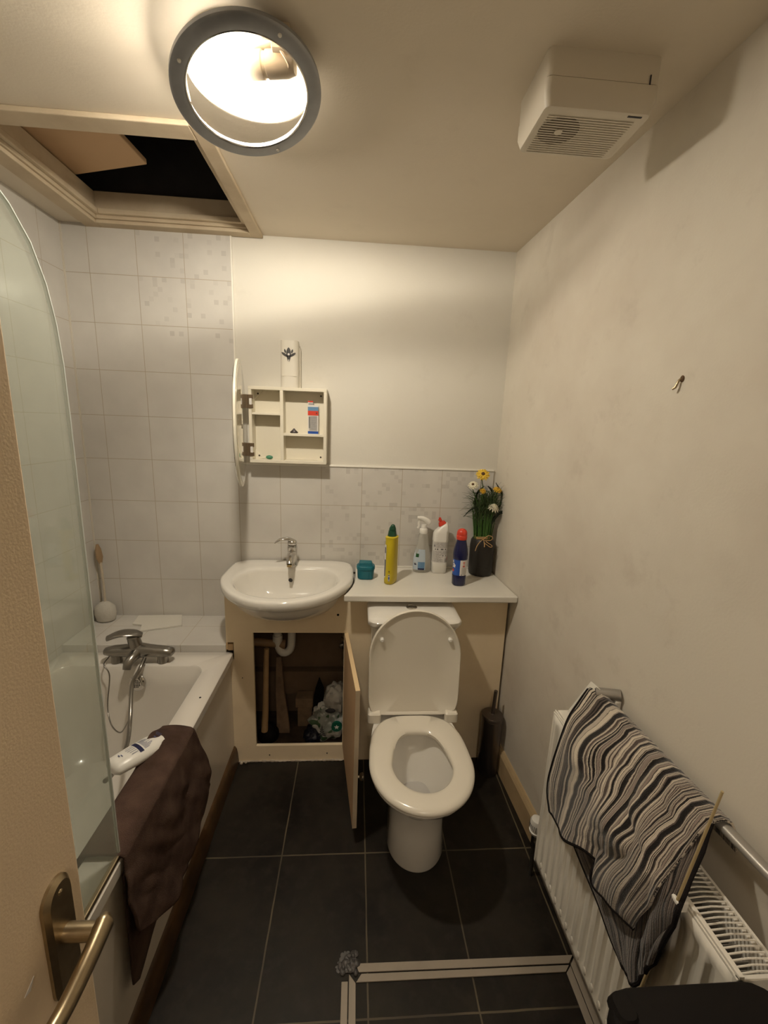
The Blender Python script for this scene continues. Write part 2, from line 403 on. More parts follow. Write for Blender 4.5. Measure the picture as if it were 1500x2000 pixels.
b.box(.20, .26, .9, 2.09, H+.06, H+.16); b.box(-.02, .03, 2.04, 2.09, H+.1, H+.9)
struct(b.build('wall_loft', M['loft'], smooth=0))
# hatch cover pushed aside, one corner dropped
cv = [Vector(p) for p in ((-.214, 1.800, 2.506), (-.245, 1.38, 2.506), (-.72, 1.40, 2.512), (-.64, 1.955, 2.512))]
th = Vector((0, 0, .018))
b = MB().hexa(cv, [p+th for p in cv])
o = b.build('hatch_cover', M['ply'], loc=(-.43, 1.64, 2.52), smooth=0, bevel=.003)
tag(o, 'stained wooden loft hatch cover pushed aside over the open hatch', 'hatch cover')

# ---------------------------------------------------------------- ceiling lamp
LC = Vector((.309, 1.158, H))
lamp = thing('ceiling_lamp', 'round bulkhead ceiling light with bare lit bulb, grey ring hanging loose', 'lamp', LC)
R0 = .140
b = MB(); prof = [(.134, H), (R0, 2.390), (R0, 2.375), (.1375, 2.371), (.1335, 2.371), (.131, 2.375), (.129, 2.392), (.10, 2.399), (.02, 2.400)]
b.lathe([(r, z-H) for r, z in prof], LC, 64, cap0=True, cap1=True)
dish = b.build('base_dish', M['dish'], lamp)
rc = Vector((.306, 1.146, 2.335)); ax, ay = -.188, .164
e1 = Vector((math.cos(ay), 0, math.sin(ay))); e2 = Vector((0, math.cos(ax), math.sin(ax))); e3 = e1.cross(e2).normalized()
def ringp(r, h, k, n=96): a = 2*PI*k/n; return rc + e1*r*math.cos(a) + e2*r*math.sin(a) + e3*h
prof = [(.1345, 0), (.136, -.004), (.160, -.0045), (.1655, 0), (.1655, .008), (.1345, .008), (.1345, 0)]
b = MB(); b.loft([[ringp(r, h, k) for k in range(96)] for r, h in prof], False, False)
ring = b.build('trim_ring', M['grey_ring'], lamp, smooth=50)
b = MB(); b.sweep([ringp(.1335, -.002, k) for k in range(96)]+[ringp(.1335, -.002, 0)], .0022, n=8, up=e3, cap=False)
b.build('inner_bead', M['chrome'], ring)
for k in (58, 82, 20):
    p = ringp(.151, -.0045, k); b = MB().cyl(p, p-e3*.002, .0042, .0034, 16); b.build('screw', M['trim_w'], ring)
for k in (48, 86):
    p = ringp(.132, .0, k); q = LC + Vector((p.x-LC.x, p.y-LC.y, 0)).normalized()*.144; q.z = 2.373
    MB().sweep([p, p.lerp(q, .5)+Vector((0, 0, -.004)), q], .0016, n=8).build('clip', M['chrome'], lamp)
# bulb lying sideways in its holder
bc = Vector((.252, 1.128, 2.370)); bd = Vector((1, -.16, 0)).normalized()
prof = [(-.042, .004), (-.040, .013), (-.033, .022), (-.022, .0275), (-.008, .029), (.008, .026), (.024, .020), (.040, .0145), (.052, .0130)]
b = MB(); b.sweep([bc+bd*s for s, r in prof], [r for s, r in prof], n=24)
bulb = b.build('bulb', mat('glowing bulb', (1, .9, .7), .3, emit=BULB_COLOR[:3], estr=BULB_STRENGTH), lamp, smooth=80)
hb = MB(); hp = [(.056, .0225), (.062, .0245), (.096, .0245), (.098, .0215), (.104, .0215), (.106, .0240), (.150, .0235), (.166, .019), (.167, .012)]
hb.sweep([bc+bd*s+Vector((0, 0, .004)) for s, r in hp], [r for s, r in hp], n=24)
holder = hb.build('lamp_holder', mat('tan lamp holder', (.60, .50, .38), .5), lamp, smooth=35)
q = bc+bd*.135
b = MB(); b.box(q.x-.012, q.x+.03, q.y-.045, q.y-.03, 2.372, 2.398); b.box(q.x-.03, q.x+.03, q.y-.07, q.y-.050, 2.378, 2.398)
b.sweep(bez([(q.x, q.y-.04, 2.38), (q.x+.02, q.y-.025, 2.36), (q.x+.015, q.y, 2.362)], 6), .003, n=8)
b.build('terminal_block', mat('tan terminal', (.50, .40, .28), .5), lamp, smooth=35, bevel=.001)

# ---------------------------------------------------------------- extractor fan
fx0, fx1, fy0, fy1 = .955, 1.205, 1.035, 1.205; zb = H-.105
fan = thing('extractor_fan', 'boxy off-white extractor fan fixed to the ceiling beside the right wall', 'fan', ((fx0+fx1)/2, (fy0+fy1)/2, H))
def rb(ix, z): return rrect(fx0+ix, fx1-ix, fy0+ix, fy1-ix, .012, z, 3)
b = MB(); b.loft([rb(.0, H), rb(.0, H-.052)])
b.build('housing', M['fan'], fan, smooth=35)
b = MB(); b.loft([rb(.004, H-.052), rb(.004, H-.0535), rb(-.001, H-.0535), rb(-.001, H-.082), rb(.006, zb+.001), rb(.010, zb), rb(.014, zb)], cap1=True)
cover = b.build('cover', M['fan'], fan, smooth=35)
b = MB(); b.cyl((1.022, 1.112, zb-.0006), (1.022, 1.112, zb-.0010), .046, n=40)
b.build('fan_opening', mat('dark fan opening', (.10, .075, .045), .7), cover, smooth=0)
b = MB()
for k in range(17):
    y = fy0+.030+k*.0078; b.box(fx0+.022, fx1-.030, y, y+.0030, zb-.0016, zb-.0008)
b.build('grille', M['fan'], cover, smooth=0)
b = MB().cyl((1.022, 1.112, zb-.0036), (1.022, 1.112, zb-.0010), .009, n=20); b.build('fan_hub', M['fan'], cover)
MB().box(1.150, 1.182, fy0+.012, fy0+.0165, zb-.0008, zb).build('indicator_slot', M['ink'], cover, smooth=0)
MB().box(1.180, 1.1825, fy0-.002, fy0+.002, H-.054, H-.036).build('seam_notch', M['ink'], cover, smooth=0)
# ---------------------------------------------------------------- bath
RZ = .580; bx0, bx1, by0, by1 = XL+.002, .034, -.02, YF+.002
bath = thing('bathtub', 'white bath with a plain side panel along the left wall', 'bathtub', (-.34, .85, 0))
b = MB(); K = 8
ix0, ix1, iy0, iy1 = -.640, -.056, .12, 1.655
b.loft([rrect(bx0, bx1, by0, by1, .012, RZ-.034, K), rrect(bx0, bx1, by0, by1, .012, RZ-.004, K), rrect(bx0+.004, bx1-.004, by0+.004, by1-.004, .010, RZ, K),
        rrect(ix0-.006, ix1+.006, iy0-.006, iy1+.006, .066, RZ, K), rrect(ix0, ix1, iy0, iy1, .06, RZ-.006, K),
        rrect(ix0+.012, ix1-.012, iy0+.03, iy1-.012, .07, RZ-.10, K), rrect(ix0+.035, ix1-.035, iy0+.12, iy1-.035, .10, RZ-.33, K),
        rrect(ix0+.075, ix1-.075, iy0+.20, iy1-.07, .12, RZ-.40, K), rrect(ix0+.16, ix1-.16, iy0+.35, iy1-.2, .08, RZ-.41, K)], cap0=False, cap1=True)
tub = b.build('tub', M['acrylic'], bath, smooth=45)
b = MB(); b.box(.006, .020, by0, YF+.002, 0, RZ-.046)
b.build('side_panel', M['panel'], bath, smooth=0)
b = MB(); b.box(.014, .0225, by0, YF, RZ-.046, RZ-.042)
b.build('panel_lip', M['trim_w'], bath, smooth=0)
b = MB(); b.box(.006, .0135, by0, YF, RZ-.042, RZ-.034); b.build('shadow_gap', M['panel'], bath, smooth=0)
MB().cyl((.002, 1.441, RZ-.001), (.002, 1.441, RZ+.0008), .0042, n=16).build('fixing_hole', M['dark'], tub)
# overflow grille on the end wall
oc = Vector((-.326, 1.632, .515)); on = Vector((0, -1, .12)).normalized()
b = MB(); b.sweep([oc+on*s for s in (-.004, .004, .009, .010)], [.034, .034, .028, .018], n=32)
og = b.build('overflow_grille', M['chrome'], tub, smooth=40)
b = MB(); ou = Vector((1, 0, 0)); ov = on.cross(ou)
for i in range(-2, 3):
    for j in range(-2, 3):
        if i*i+j*j < 6:
            p = oc+on*.010+ou*i*.0068+ov*j*.0068; b.cyl(p, p+on*.0008, .0024, n=10)
b.build('holes', M['dark'], og)
# mixer tap on the end of the bath
tap = thing('bath_mixer_tap', 'chrome lever mixer tap on the end rim of the bath', 'tap', (-.335, 1.68, RZ))
b = MB(); cy = 1.685
b.sweep([(-.480, cy, .628), (-.472, cy, .630), (-.44, cy, .632), (-.38, cy, .634), (-.335, cy, .636), (-.29, cy, .634), (-.23, cy, .630), (-.198, cy, .627), (-.190, cy, .625)],
        [.006, .020, .030, .030, .034, .028, .027, .022, .008], [.005, .015, .022, .026, .032, .025, .022, .017, .006], n=20)
b.cyl((-.43, cy, RZ+.0005), (-.43, cy, .63), .022, .020); b.cyl((-.24, cy, RZ+.0005), (-.24, cy, .63), .022, .020)
body = b.build('body', M['dullchrome'], tap, smooth=50)
b = MB(); b.cyl((-.345, cy, .645), (-.352, cy-.004, .695), .027, .024); b.ell((-.353, cy-.005, .697), (.024, .024, .013))
b.build('cartridge', M['dullchrome'], tap, smooth=50)
b = MB(); b.sweep(bez([(-.325, cy+.012, .700), (-.35, cy, .715), (-.395, cy-.02, .722), (-.44, cy-.035, .708)], 6), [.020+.013*math.sin(PI*i/18) for i in range(19)], [.009]*19, n=16)
b.build('lever', M['dullchrome'], tap, smooth=50)
b = MB(); b.sweep(bez([(-.335, cy-.01, .632), (-.340, cy-.045, .628), (-.346, cy-.070, .614), (-.348, cy-.082, .594)], 6), [.024, .0235, .023, .0225, .022, .0215, .021, .0205, .020, .0195, .019, .0185, .018, .0175, .017, .0165, .016, .0155, .015], n=18)
b.build('spout', M['dullchrome'], tap, smooth=50)
# shower hose down into the bath
b = MB(); hp = bez([(-.300, 1.655, .615), (-.300, 1.610, .590), (-.322, 1.585, .535), (-.293, 1.50, .450), (-.254, 1.40, .425), (-.225, 1.30, .440), (-.195, 1.20, .475), (-.185, 1.15, .50)], 10)
b.sweep(hp, .0075, n=12)
o = b.build('shower_hose', M['dullchrome'], loc=(-.30, 1.655, .60), smooth=60); tag(o, 'chrome shower hose hanging from the bath tap into the tub', 'hose')
nt = NT(M['dullchrome'])
b = MB(); cp = bez([(-.455, 1.675, .610), (-.452, 1.63, .600), (-.425, 1.615, .560), (-.424, 1.58, .442), (-.385, 1.53, .395), (-.335, 1.50, .385), (-.300, 1.50, .440), (-.302, 1.53, .470)], 10)
b.sweep(cp, .0026, n=8)
o = b.build('plug_chain', M['dullchrome'], loc=(-.455, 1.675, .61), smooth=60); tag(o, 'thin plug chain looping below the bath tap', 'chain')

# ---------------------------------------------------------------- glass bath screen
scr = thing('bath_screen', 'limescaled glass bath screen with a rounded top corner', 'bath screen', (.0165, .4, RZ))
mg = bpy.data.materials.new('milky screen glass'); mg.use_nodes = True
n = mg.node_tree; n.nodes.clear()
out = n.nodes.new('ShaderNodeOutputMaterial'); tr = n.nodes.new('ShaderNodeBsdfTransparent'); tr.inputs[0].default_value = (.93, .96, .93, 1)
gl = n.nodes.new('ShaderNodeBsdfGlossy'); gl.inputs['Roughness'].default_value = .04
df = n.nodes.new('ShaderNodeBsdfDiffuse'); df.inputs[0].default_value = (.66, .68, .62, 1)
lw = n.nodes.new('ShaderNodeLayerWeight'); lw.inputs[0].default_value = .5
pw = n.nodes.new('ShaderNodeMath'); pw.operation = 'POWER'; pw.inputs[1].default_value = 5; n.links.new(lw.outputs['Facing'], pw.inputs[0])
fr = n.nodes.new('ShaderNodeMath'); fr.operation = 'MULTIPLY_ADD'; fr.inputs[1].default_value = .9; fr.inputs[2].default_value = .035; n.links.new(pw.outputs[0], fr.inputs[0])
m1 = n.nodes.new('ShaderNodeMixShader'); m2 = n.nodes.new('ShaderNodeMixShader')
gp = n.nodes.new('ShaderNodeNewGeometry'); nz = n.nodes.new('ShaderNodeTexNoise'); nz.inputs['Scale'].default_value = 4; nz.inputs['Detail'].default_value = 8
mp = n.nodes.new('ShaderNodeMapRange'); mp.inputs[1].default_value = .3; mp.inputs[2].default_value = .75; mp.inputs[3].default_value = .14; mp.inputs[4].default_value = .36
n.links.new(gp.outputs['Position'], nz.inputs[0]); n.links.new(nz.outputs[0], mp.inputs[0])
n.links.new(mp.outputs[0], m1.inputs[0]); n.links.new(tr.outputs[0], m1.inputs[1]); n.links.new(df.outputs[0], m1.inputs[2])
n.links.new(fr.outputs[0], m2.inputs[0]); n.links.new(m1.outputs[0], m2.inputs[1]); n.links.new(gl.outputs[0], m2.inputs[2])
n.links.new(m2.outputs[0], out.inputs[0])
poly = [(.8275, RZ+.012), (.8275, 1.60), (.826, 1.70), (.819, 1.77), (.805, 1.83), (.78, 1.885), (.745, 1.925), (.70, 1.955), (.64, 1.975), (.55, 1.985), (.02, 1.985), (.02, RZ+.012)]
sx = .0235
b = MB().prism([(sx, y*1.022, z) for y, z in poly], (.005, 0, 0)); b.build('glass_pane', mg, scr, smooth=0)
b = MB(); b.sweep([(sx+.0025, y*1.022, z) for y, z in poly[:10]], .0034, n=8)
b.build('polished_edge', mat('pale glass edge', (.72, .78, .74), .2, alpha=.75), scr, smooth=60)
b = MB().box(sx-.003, sx+.008, .02, .844, RZ+.0005, RZ+.013)
b.build('bottom_seal', M['brass'], scr, smooth=0, bevel=.002)
b = MB().box(sx-.010, sx+.014, .0, .022, RZ+.0005, 1.99); b.build('wall_profile', M['chrome'], scr, smooth=0, bevel=.002)

# ---------------------------------------------------------------- things around the bath
# toiletries bottle lying on the rim, half under the towel
bt = thing('toiletry_bottle', 'white toiletry bottle lying on the bath edge beside the brown towel', 'bottle', (-.085, 1.13, .60))
a0 = Vector((-.112, 1.066, .620)); a1 = Vector((-.018, 1.212, .606)); ad = (a1-a0).normalized(); side = ad.cross(Vector((0, 0, 1))).normalized(); upv = side.cross(ad)
prof = [(0, .018, .008), (.003, .030, .015), (.012, .037, .021), (.06, .040, .023), (.12, .040, .023), (.150, .032, .019), (.165, .014, .011)]
b = MB(); NN = 24
b.loft([[a0+ad*s+side*w*math.cos(2*PI*k/NN)*1.0+upv*h*math.sin(2*PI*k/NN) for k in range(NN)] for s, w, h in prof])
bb = b.build('body', M['white'], bt, smooth=60)
def onb(s, w): h = .023*math.sqrt(max(0, 1-(w/.041)**2)); return a0+ad*s+side*w+upv*(h+.0006)
def patch(b, s0, s1, w0, w1, k=5):
    b.grid([[onb(lerp(s0, s1, i/k), lerp(w0, w1, j/k)) for i in range(k+1)] for j in range(k+1)])
b = MB(); patch(b, .072, .084, -.024, .026); b.build('navy_stripe', M['navy'], bb)
b = MB(); random.seed(3)
for k in range(11):
    w = -.020+k*.004; patch(b, .088, .088+random.uniform(.012, .03), w, w+.0014, 2)
    if k % 2: patch(b, .045+random.uniform(0, .01), .070, w, w+.0014, 2)
patch(b, .130, .134, -.012, .006, 2); patch(b, .024, .027, -.008, .0, 2); patch(b, .030, .032, -.004, .006, 2)
for k in range(5): patch(b, .140, .152, -.02+k*.006, -.018+k*.006, 2)
b.build('label_print', mat('blue print', (.05, .07, .18), .5), bb)
b = MB(); b.sweep([a0+ad*s for s in (.162, .166, .172)], [.010, .010, .009], n=18); b.build('cap', M['navy'], bt)

# brown towel over the bath rim
def tz(y):      # lower hem height
    pts = [(.79, .50), (.83, .37), (.90, .30), (1.00, .235), (1.10, .225), (1.20, .25), (1.30, .30), (1.34, .33)]
    for i in range(len(pts)-1):
        if y <= pts[i+1][0]: return lerp(pts[i][1], pts[i+1][1], max(0, (y-pts[i][0])/(pts[i+1][0]-pts[i][0])))
    return pts[-1][1]
def towel_pt(u, v, off=0, zf=None, ytop=(.838, 1.268), ybot=(.81, 1.318)):
    y = lerp(ytop[0], ytop[1], u); yb = lerp(ybot[0], ybot[1], u)
    hump = .044*math.exp(-((y-1.18)/.06)**2)
    if v < .16:
        t = v/.16; x, z = -.075-.004*t+.020*t, lerp(.47, RZ+.008, t)
        x = lerp(-.082, -.062, t)
    elif v < .34:
        t = (v-.16)/.18; x = lerp(-.060, .037, t); z = RZ+.010+.006*math.sin(PI*t)+hump*(1-t)
    else:
        t = (v-.34)/.66; zz = (zf or tz)(yb); x = .042+.016*t; z = lerp(RZ+.006, zz, t); y = lerp(y, yb, min(1, t*1.6))
        d = noise.noise(Vector((y*6.5+z*2, z*5, 1.3)))*.026*min(1, t*4) + noise.noise(Vector((y*15+z*9, z*12+y*8, 4.3)))*.014*min(1, t*4)
        x += abs(d)*.8 + .006*t + off
    return Vector((x, y, z))
b = MB(); b.grid([[towel_pt(i/70, j/90) for i in range(71)] for j in range(91)])
mtow = mat('brown towelling', (.098, .062, .048), .95, spec=.05, noise_amt=.8, noise_scale=14, col2=(.045, .027, .021), bump=1, bump_scale=420)
o = b.build('brown_towel', mtow, loc=(0, 1.05, RZ), smooth=80, solid=.006)
tag(o, 'dark brown towel draped over the edge of the bath', 'towel')
def tz2(y):
    pts = [(.80, .235), (.84, .20), (.90, .22), (1.0, .28), (1.12, .33)]
    for i in range(len(pts)-1):
        if y <= pts[i+1][0]: return lerp(pts[i][1], pts[i+1][1], max(0, (y-pts[i][0])/(pts[i+1][0]-pts[i][0])))
    return pts[-1][1]
G = []
for j in range(50):
    t = j/49; row = []
    for i in range(30):
        u = i/29; yt = lerp(.834, 1.12, u); yb = lerp(.815, 1.06, u); y = lerp(yt, yb, t); z = lerp(RZ-.04, tz2(y), t)
        row.append(Vector((.037+.006*t+.004*noise.noise(Vector((y*14, z*8, 9))), y, z)))
    G.append(row)
b = MB().grid(G); f2 = b.build('towel_back_layer', mtow, o, smooth=80, solid=.004)

# loose broken tile and brush on the ledge
b = MB().prism([(-.515, 2.045, .6125), (-.305, 2.055, .6125), (-.262, 1.945, .6125), (-.430, 1.885, .6125), (-.452, 1.945, .6125), (-.50, 1.955, .6125)], (0, 0, .008))
o = b.build('loose_tile', mat('loose white tile', (.70, .67, .60), .3), loc=(-.4, 1.96, .6125), smooth=0, bevel=.001); tag(o, 'loose broken white tile lying on the ledge behind the bath tap', 'tile')
br = thing('bath_brush', 'pale long-handled bath brush standing in the corner on the ledge', 'brush', (-.650, 2.005, .612))
b = MB(); b.loft([sring(-.650, 2.005, z, r, r*.8, 24) for z, r in ((.6125, .030), (.618, .042), (.65, .050), (.685, .046), (.705, .026), (.712, .010))])
b.build('brush_head', mat('pale nylon puff', (.52, .49, .43), .9, bump=1, bump_scale=90), br)
b = MB(); b.sweep([(-.650, 2.008, .705), (-.655, 2.02, .80), (-.664, 2.03, .905)], [.006, .005, .006], n=10); b.build('handle', mat('clear stem', (.50, .43, .33), .4), br)
b = MB(); b.sweep([(-.664, 2.03, .90), (-.668, 2.032, .93), (-.672, 2.034, .97), (-.675, 2.035, .995)], [.008, .017, .014, .006], [.005, .008, .007, .004], n=14); b.build('grip', mat('brown grip', (.30, .20, .11), .5), br)

# ---------------------------------------------------------------- the open door at the left, with its lever handle
dr = thing('door_leaf', 'beige bathroom door standing open at the left edge of the view', 'door', (.20, YN+.02, 0))
b = MB().box(.182, .220, YN+.02, .463, .006, 1.985); leaf = b.build('leaf', M['door'], dr, smooth=0, bevel=.003)
hz = .992; hy = .418
b = MB(); pl = rrect(hy-.022, hy+.022, hz-.090, hz+.078, .0215, 0, 6)
b.loft([[(.2202, a, c) for a, c, _ in pl], [(.224, a, c) for a, c, _ in pl], [(.229, lerp(a, hy, .22), lerp(c, hz, .06)) for a, c, _ in pl]])
rose = b.build('back_plate', M['brass'], dr, smooth=35)
for dz in (-.075, .062): MB().ell((.229, hy, hz+dz), (.0018, .0035, .0035), 10, 6).build('screw', M['brass'], rose)
b = MB(); b.cyl((.228, hy, hz), (.262, hy, hz), .0105, .010); b.build('spindle', M['brass'], dr)
b = MB(); lp = bez([(.270, hy+.012, hz+.004), (.271, hy, hz+.003), (.272, hy-.03, hz), (.270, hy-.07, hz-.006), (.266, hy-.105, hz-.004), (.262, hy-.130, hz+.004)], 5)
nl = len(lp); b.sweep(lp, [.006+.005*min(1, i/3)-.003*i/nl for i in range(nl)], [.010+.004*min(1, i/3)-.006*i/nl for i in range(nl)], n=18)
b.build('lever', M['brass'], dr, smooth=60)
b = MB(); b.prism([(.2203, .462-.10, .985), (.2203, .462-.085, .992), (.2203, .462-.092, .981)], (.0006, 0, 0)); b.build('chipped_paint', M['label'], leaf, smooth=0)
# ---------------------------------------------------------------- worktop
ZC = .890; CY = 1.690
b = MB()
cut = [(.5285, CY), (.5455, CY+.045), (.562, CY+.10), (.573, CY+.16), (.578, CY+.25), (.578, D-.010), (xr(D)-.002, D-.010), (xr(CY)-.002, CY)]
b.prism([(x, y, ZC-.030) for x, y in cut], (0, 0, .030))
o = b.build('worktop', M['counter'], loc=(.9, 1.88, ZC), smooth=0, bevel=.006, seg=4)
tag(o, 'white laminate worktop on the boxing, right of the basin', 'worktop')
MB().box(.58, 1.27, D-.017, D-.0085, ZC, ZC+.008).build('back_sealant', M['trim_w'], o, smooth=0, bevel=.002)

# ---------------------------------------------------------------- semi-recessed basin
ZB = .915; bxc = .2675
basin = thing('washbasin', 'white semi-recessed washbasin set into the boxing beside the bath', 'washbasin', (bxc, 1.8, .75))
NB = 96
def outl(a, s=1.0, hw=.300, yb=2.058, yc=1.850, yf=1.552):
    c, q = math.cos(a), math.sin(a)
    if q < 0: x = hw*math.copysign(abs(c)**.92, c); y = (yc-yf)*q*1.0; y = -(yc-yf)*abs(q)**1.30
    else:
        e = 6.5; x = hw*math.copysign(abs(c)**(2/e), c)*(1-.02*q**2); y = (yb-yc)*abs(q)**(2/e)
    return (bxc+x*s, yc+y*s)
def bowl(a, s=1.0):
    c, q = math.cos(a), math.sin(a)
    yc = 1.800
    if q < 0: x = .230*math.copysign(abs(c)**.95, c); y = -(yc-1.600)*abs(q)**1.15
    else: x = .230*math.copysign(abs(c)**.80, c); y = (1.985-yc)*abs(q)**.85 - .030*max(0, 1-(c/.62)**2)*q
    return (bxc+x*s, yc+y*s)
def rg(fn, s, z, sh=0, dy=0):
    out = []
    for i in range(NB):
        a = 2*PI*i/NB; x, y = fn(a, s)
        zz = z(x, y) if callable(z) else z
        out.append((x, y+dy, zz))
    return out
topz = lambda x, y: ZB + .010*max(0, (y-1.97)/.09)
rings = []
for hw_, yf_, z in ((.06, 1.80, .726), (.10, 1.77, .730), (.18, 1.715, .756), (.225, 1.665, .783), (.250, 1.630, .815), (.264, 1.605, .848), (.270, 1.596, .864)):
    rings.append(rg(lambda a, q, hw_=hw_, yf_=yf_: outl(a, 1, hw_, 2.05, 1.850, yf_), 1, z))
for s, z, dy in ((.925, .868, .0), (.975, .872, .0), (.995, .882, 0), (1.0, .894, 0), (.998, .905, 0)):
    rings.append(rg(lambda a, q, s=s: outl(a, s), 1, z, dy=dy))
rings.append(rg(lambda a, q: outl(a, .985), 1, lambda x, y: topz(x, y)-.002)); rings.append(rg(lambda a, q: outl(a, .955), 1, topz))
for t in (.35, .7, .92):
    rings.append([(lerp(p[0], q[0], t), lerp(p[1], q[1], t), lerp(p[2], ZB-.001, t)) for p, q in zip(rg(lambda a, q: outl(a, .955), 1, topz), rg(bowl, 1, ZB))])
for s, z in ((1.0, ZB-.005), (.975, ZB-.018), (.93, ZB-.045), (.86, ZB-.08), (.72, ZB-.115), (.50, ZB-.135), (.25, ZB-.142), (.07, ZB-.146)):
    rings.append([(x, y+(1-s)*.02, z) for x, y, z in rg(lambda a, q, s=s: bowl(a, s), 1, z)])
rings = [[(p[0], min(p[1], D-.010), p[2]) for p in r] for r in rings]
b = MB(); b.loft(rings, True, True)
bb = b.build('bowl', M['porcelain'], basin, smooth=60)
ohc = Vector((.268, 1.918, .868))
b = MB(); b.sweep([ohc+Vector((0, s, -s*.5)) for s in (.012, -.0065)], .0085, n=20); b.build('overflow_hole', M['dark'], bb)
b = MB().lathe([(.022, 0), (.022, .003), (.014, .003), (.013, .001), (.001, .001)], (bxc, 1.80, ZB-.146), 24); b.build('plug_hole', M['dullchrome'], basin)

bt = thing('basin_tap', 'chrome single-lever tap standing at the back of the washbasin', 'tap', (.268, 1.985, ZB))
tx, ty = .268, 1.992; z0 = ZB-.001
b = MB(); b.sweep([(tx, ty, z0), (tx, ty, z0+.012), (tx, ty-.001, z0+.016), (tx, ty-.003, z0+.06), (tx, ty-.008, z0+.100), (tx, ty-.009, z0+.112)], [.025, .025, .0225, .022, .024, .022], n=24)
body = b.build('body', M['chrome'], bt, smooth=40)
b = MB(); b.sweep(bez([(tx, ty-.005, z0+.070), (tx, ty-.045, z0+.072), (tx, ty-.085, z0+.055), (tx, ty-.100, z0+.040)], 5), [.021, .021, .0205, .020, .0195, .019, .0185, .018, .0175, .017, .0165, .016, .0155, .015, .015, .015], [.017]*6+[.015]*10, n=18)
b.build('spout', M['chrome'], bt, smooth=50)
b = MB(); b.cyl((tx, ty-.102, z0+.040), (tx, ty-.106, z0+.030), .0115, .011); b.build('aerator', mat('brass aerator', (.55, .42, .22), .3, 1), bt)
b = MB(); b.ell((tx, ty-.009, z0+.122), (.0235, .023, .018), 20, 12)
b.sweep(bez([(tx+.008, ty-.008, z0+.130), (tx-.02, ty-.016, z0+.142), (tx-.055, ty-.028, z0+.140), (tx-.080, ty-.036, z0+.124)], 5), [.010, .014, .016, .017, .017, .017, .016, .016, .015, .014, .013, .012, .010, .009, .007, .004], [.009]*6+[.0085, .008, .008, .0075, .007, .006, .0055, .005, .004, .003], n=14)
b.build('lever', M['chrome'], bt, smooth=50)

# ---------------------------------------------------------------- the cupboard door, open
hp = Vector((.534, YF-.002)); tp = Vector((.586, 1.338)); dd = (tp-hp).normalized(); nn = Vector((dd.y, -dd.x))   # outward normal to +x
if nn.x < 0: nn = -nn
cd = thing('cupboard_door', 'raw-backed cupboard door hanging open beside the toilet', 'cupboard door', (hp.x, hp.y, .08))
Lw = (tp-hp).length
def dp(s, o, z): p = hp+dd*s+nn*o; return (p.x, p.y, z)
b = MB(); b.hexa([dp(0, 0, .078), dp(Lw, 0, .078), dp(Lw, .016, .078), dp(0, .016, .078)], [dp(0, 0, .675), dp(Lw, 0, .675), dp(Lw, .016, .675), dp(0, .016, .675)])
pan = b.build('panel', M['ply'], cd, smooth=0)
b = MB(); e = .0012
b.hexa([dp(Lw, 0, .078), dp(Lw+e, 0, .078), dp(Lw+e, .0165, .078), dp(Lw, .0165, .078)], [dp(Lw, 0, .676), dp(Lw+e, 0, .676), dp(Lw+e, .0165, .676), dp(Lw, .0165, .676)])
b.hexa([dp(0, .016, .078), dp(Lw, .016, .078), dp(Lw, .0168, .078), dp(0, .0168, .078)], [dp(0, .016, .675), dp(Lw, .016, .675), dp(Lw, .0168, .675), dp(0, .0168, .675)])
b.build('painted_edge', M['lining'], cd, smooth=0)
MB().hexa([dp(0, 0, .675), dp(Lw, 0, .675), dp(Lw, .0165, .675), dp(0, .0165, .675)], [dp(0, 0, .6765), dp(Lw, 0, .6765), dp(Lw, .0165, .6765), dp(0, .0165, .6765)]).build('top_edge', mat('bare board edge', (.70, .52, .30), .6), cd, smooth=0)
b = MB(); k0 = Vector(dp(Lw-.035, .017, .275)); kn = Vector((nn.x, nn.y, 0))
b.sweep([k0, k0+kn*.010, k0+kn*.014, k0+kn*.024, k0+kn*.029, k0+kn*.030], [.006, .006, .013, .015, .010, .003], n=20)
b.build('knob', M['chrome'], cd, smooth=50)

# ---------------------------------------------------------------- things inside the cupboard
FZ = .05
pl = thing('plunger', 'sink plunger with a pale wooden handle and black rubber cup in the cupboard', 'plunger', (.158, 1.86, FZ))
b = MB(); b.lathe([(.050, 0), (.052, .006), (.050, .03), (.038, .052), (.020, .066), (.015, .082), (.002, .083)], (.160, 1.865, FZ), 32); b.build('rubber_cup', M['black'], pl, smooth=50)
b = MB(); b.sweep([(.146, 1.84, .105), (.150, 1.85, .20), (.156, 1.865, .46), (.158, 1.872, .535)], [.0165, .0155, .013, .012], n=18); b.build('handle', M['wood'], pl)
tr_ = thing('basin_waste_trap', 'white plastic trap and tan waste pipe under the basin', 'waste pipe', (.23, 1.95, .47))
b = MB(); b.sweep(bez([(.200, 1.93, .75), (.200, 1.93, .60), (.202, 1.93, .53), (.215, 1.932, .487), (.240, 1.935, .478), (.262, 1.938, .50), (.268, 1.94, .56), (.268, 1.94, .66)], 8), .0195, n=20)
b.build('u_bend', M['white'], tr_, smooth=60)
MB().cyl((.200, 1.93, .545), (.200, 1.93, .575), .0235).build('nut', M['white'], tr_, smooth=30); MB().cyl((.268, 1.94, .60), (.268, 1.94, .63), .0235).build('nut', M['white'], tr_, smooth=30)
b = MB(); b.sweep([(.075, 1.90, .556), (.20, 1.935, .525), (.225, 1.94, .520)], [.020, .020, .020], n=20); b.cyl((.205, 1.935, .524), (.232, 1.942, .518), .0235)
b.build('waste_pipe', mat('tan pipe', (.30, .19, .10), .5), tr_, smooth=30)
vl = thing('stopcock_valve', 'small metal valve on the pipe at the right of the cupboard', 'valve', (.525, 1.98, .52))
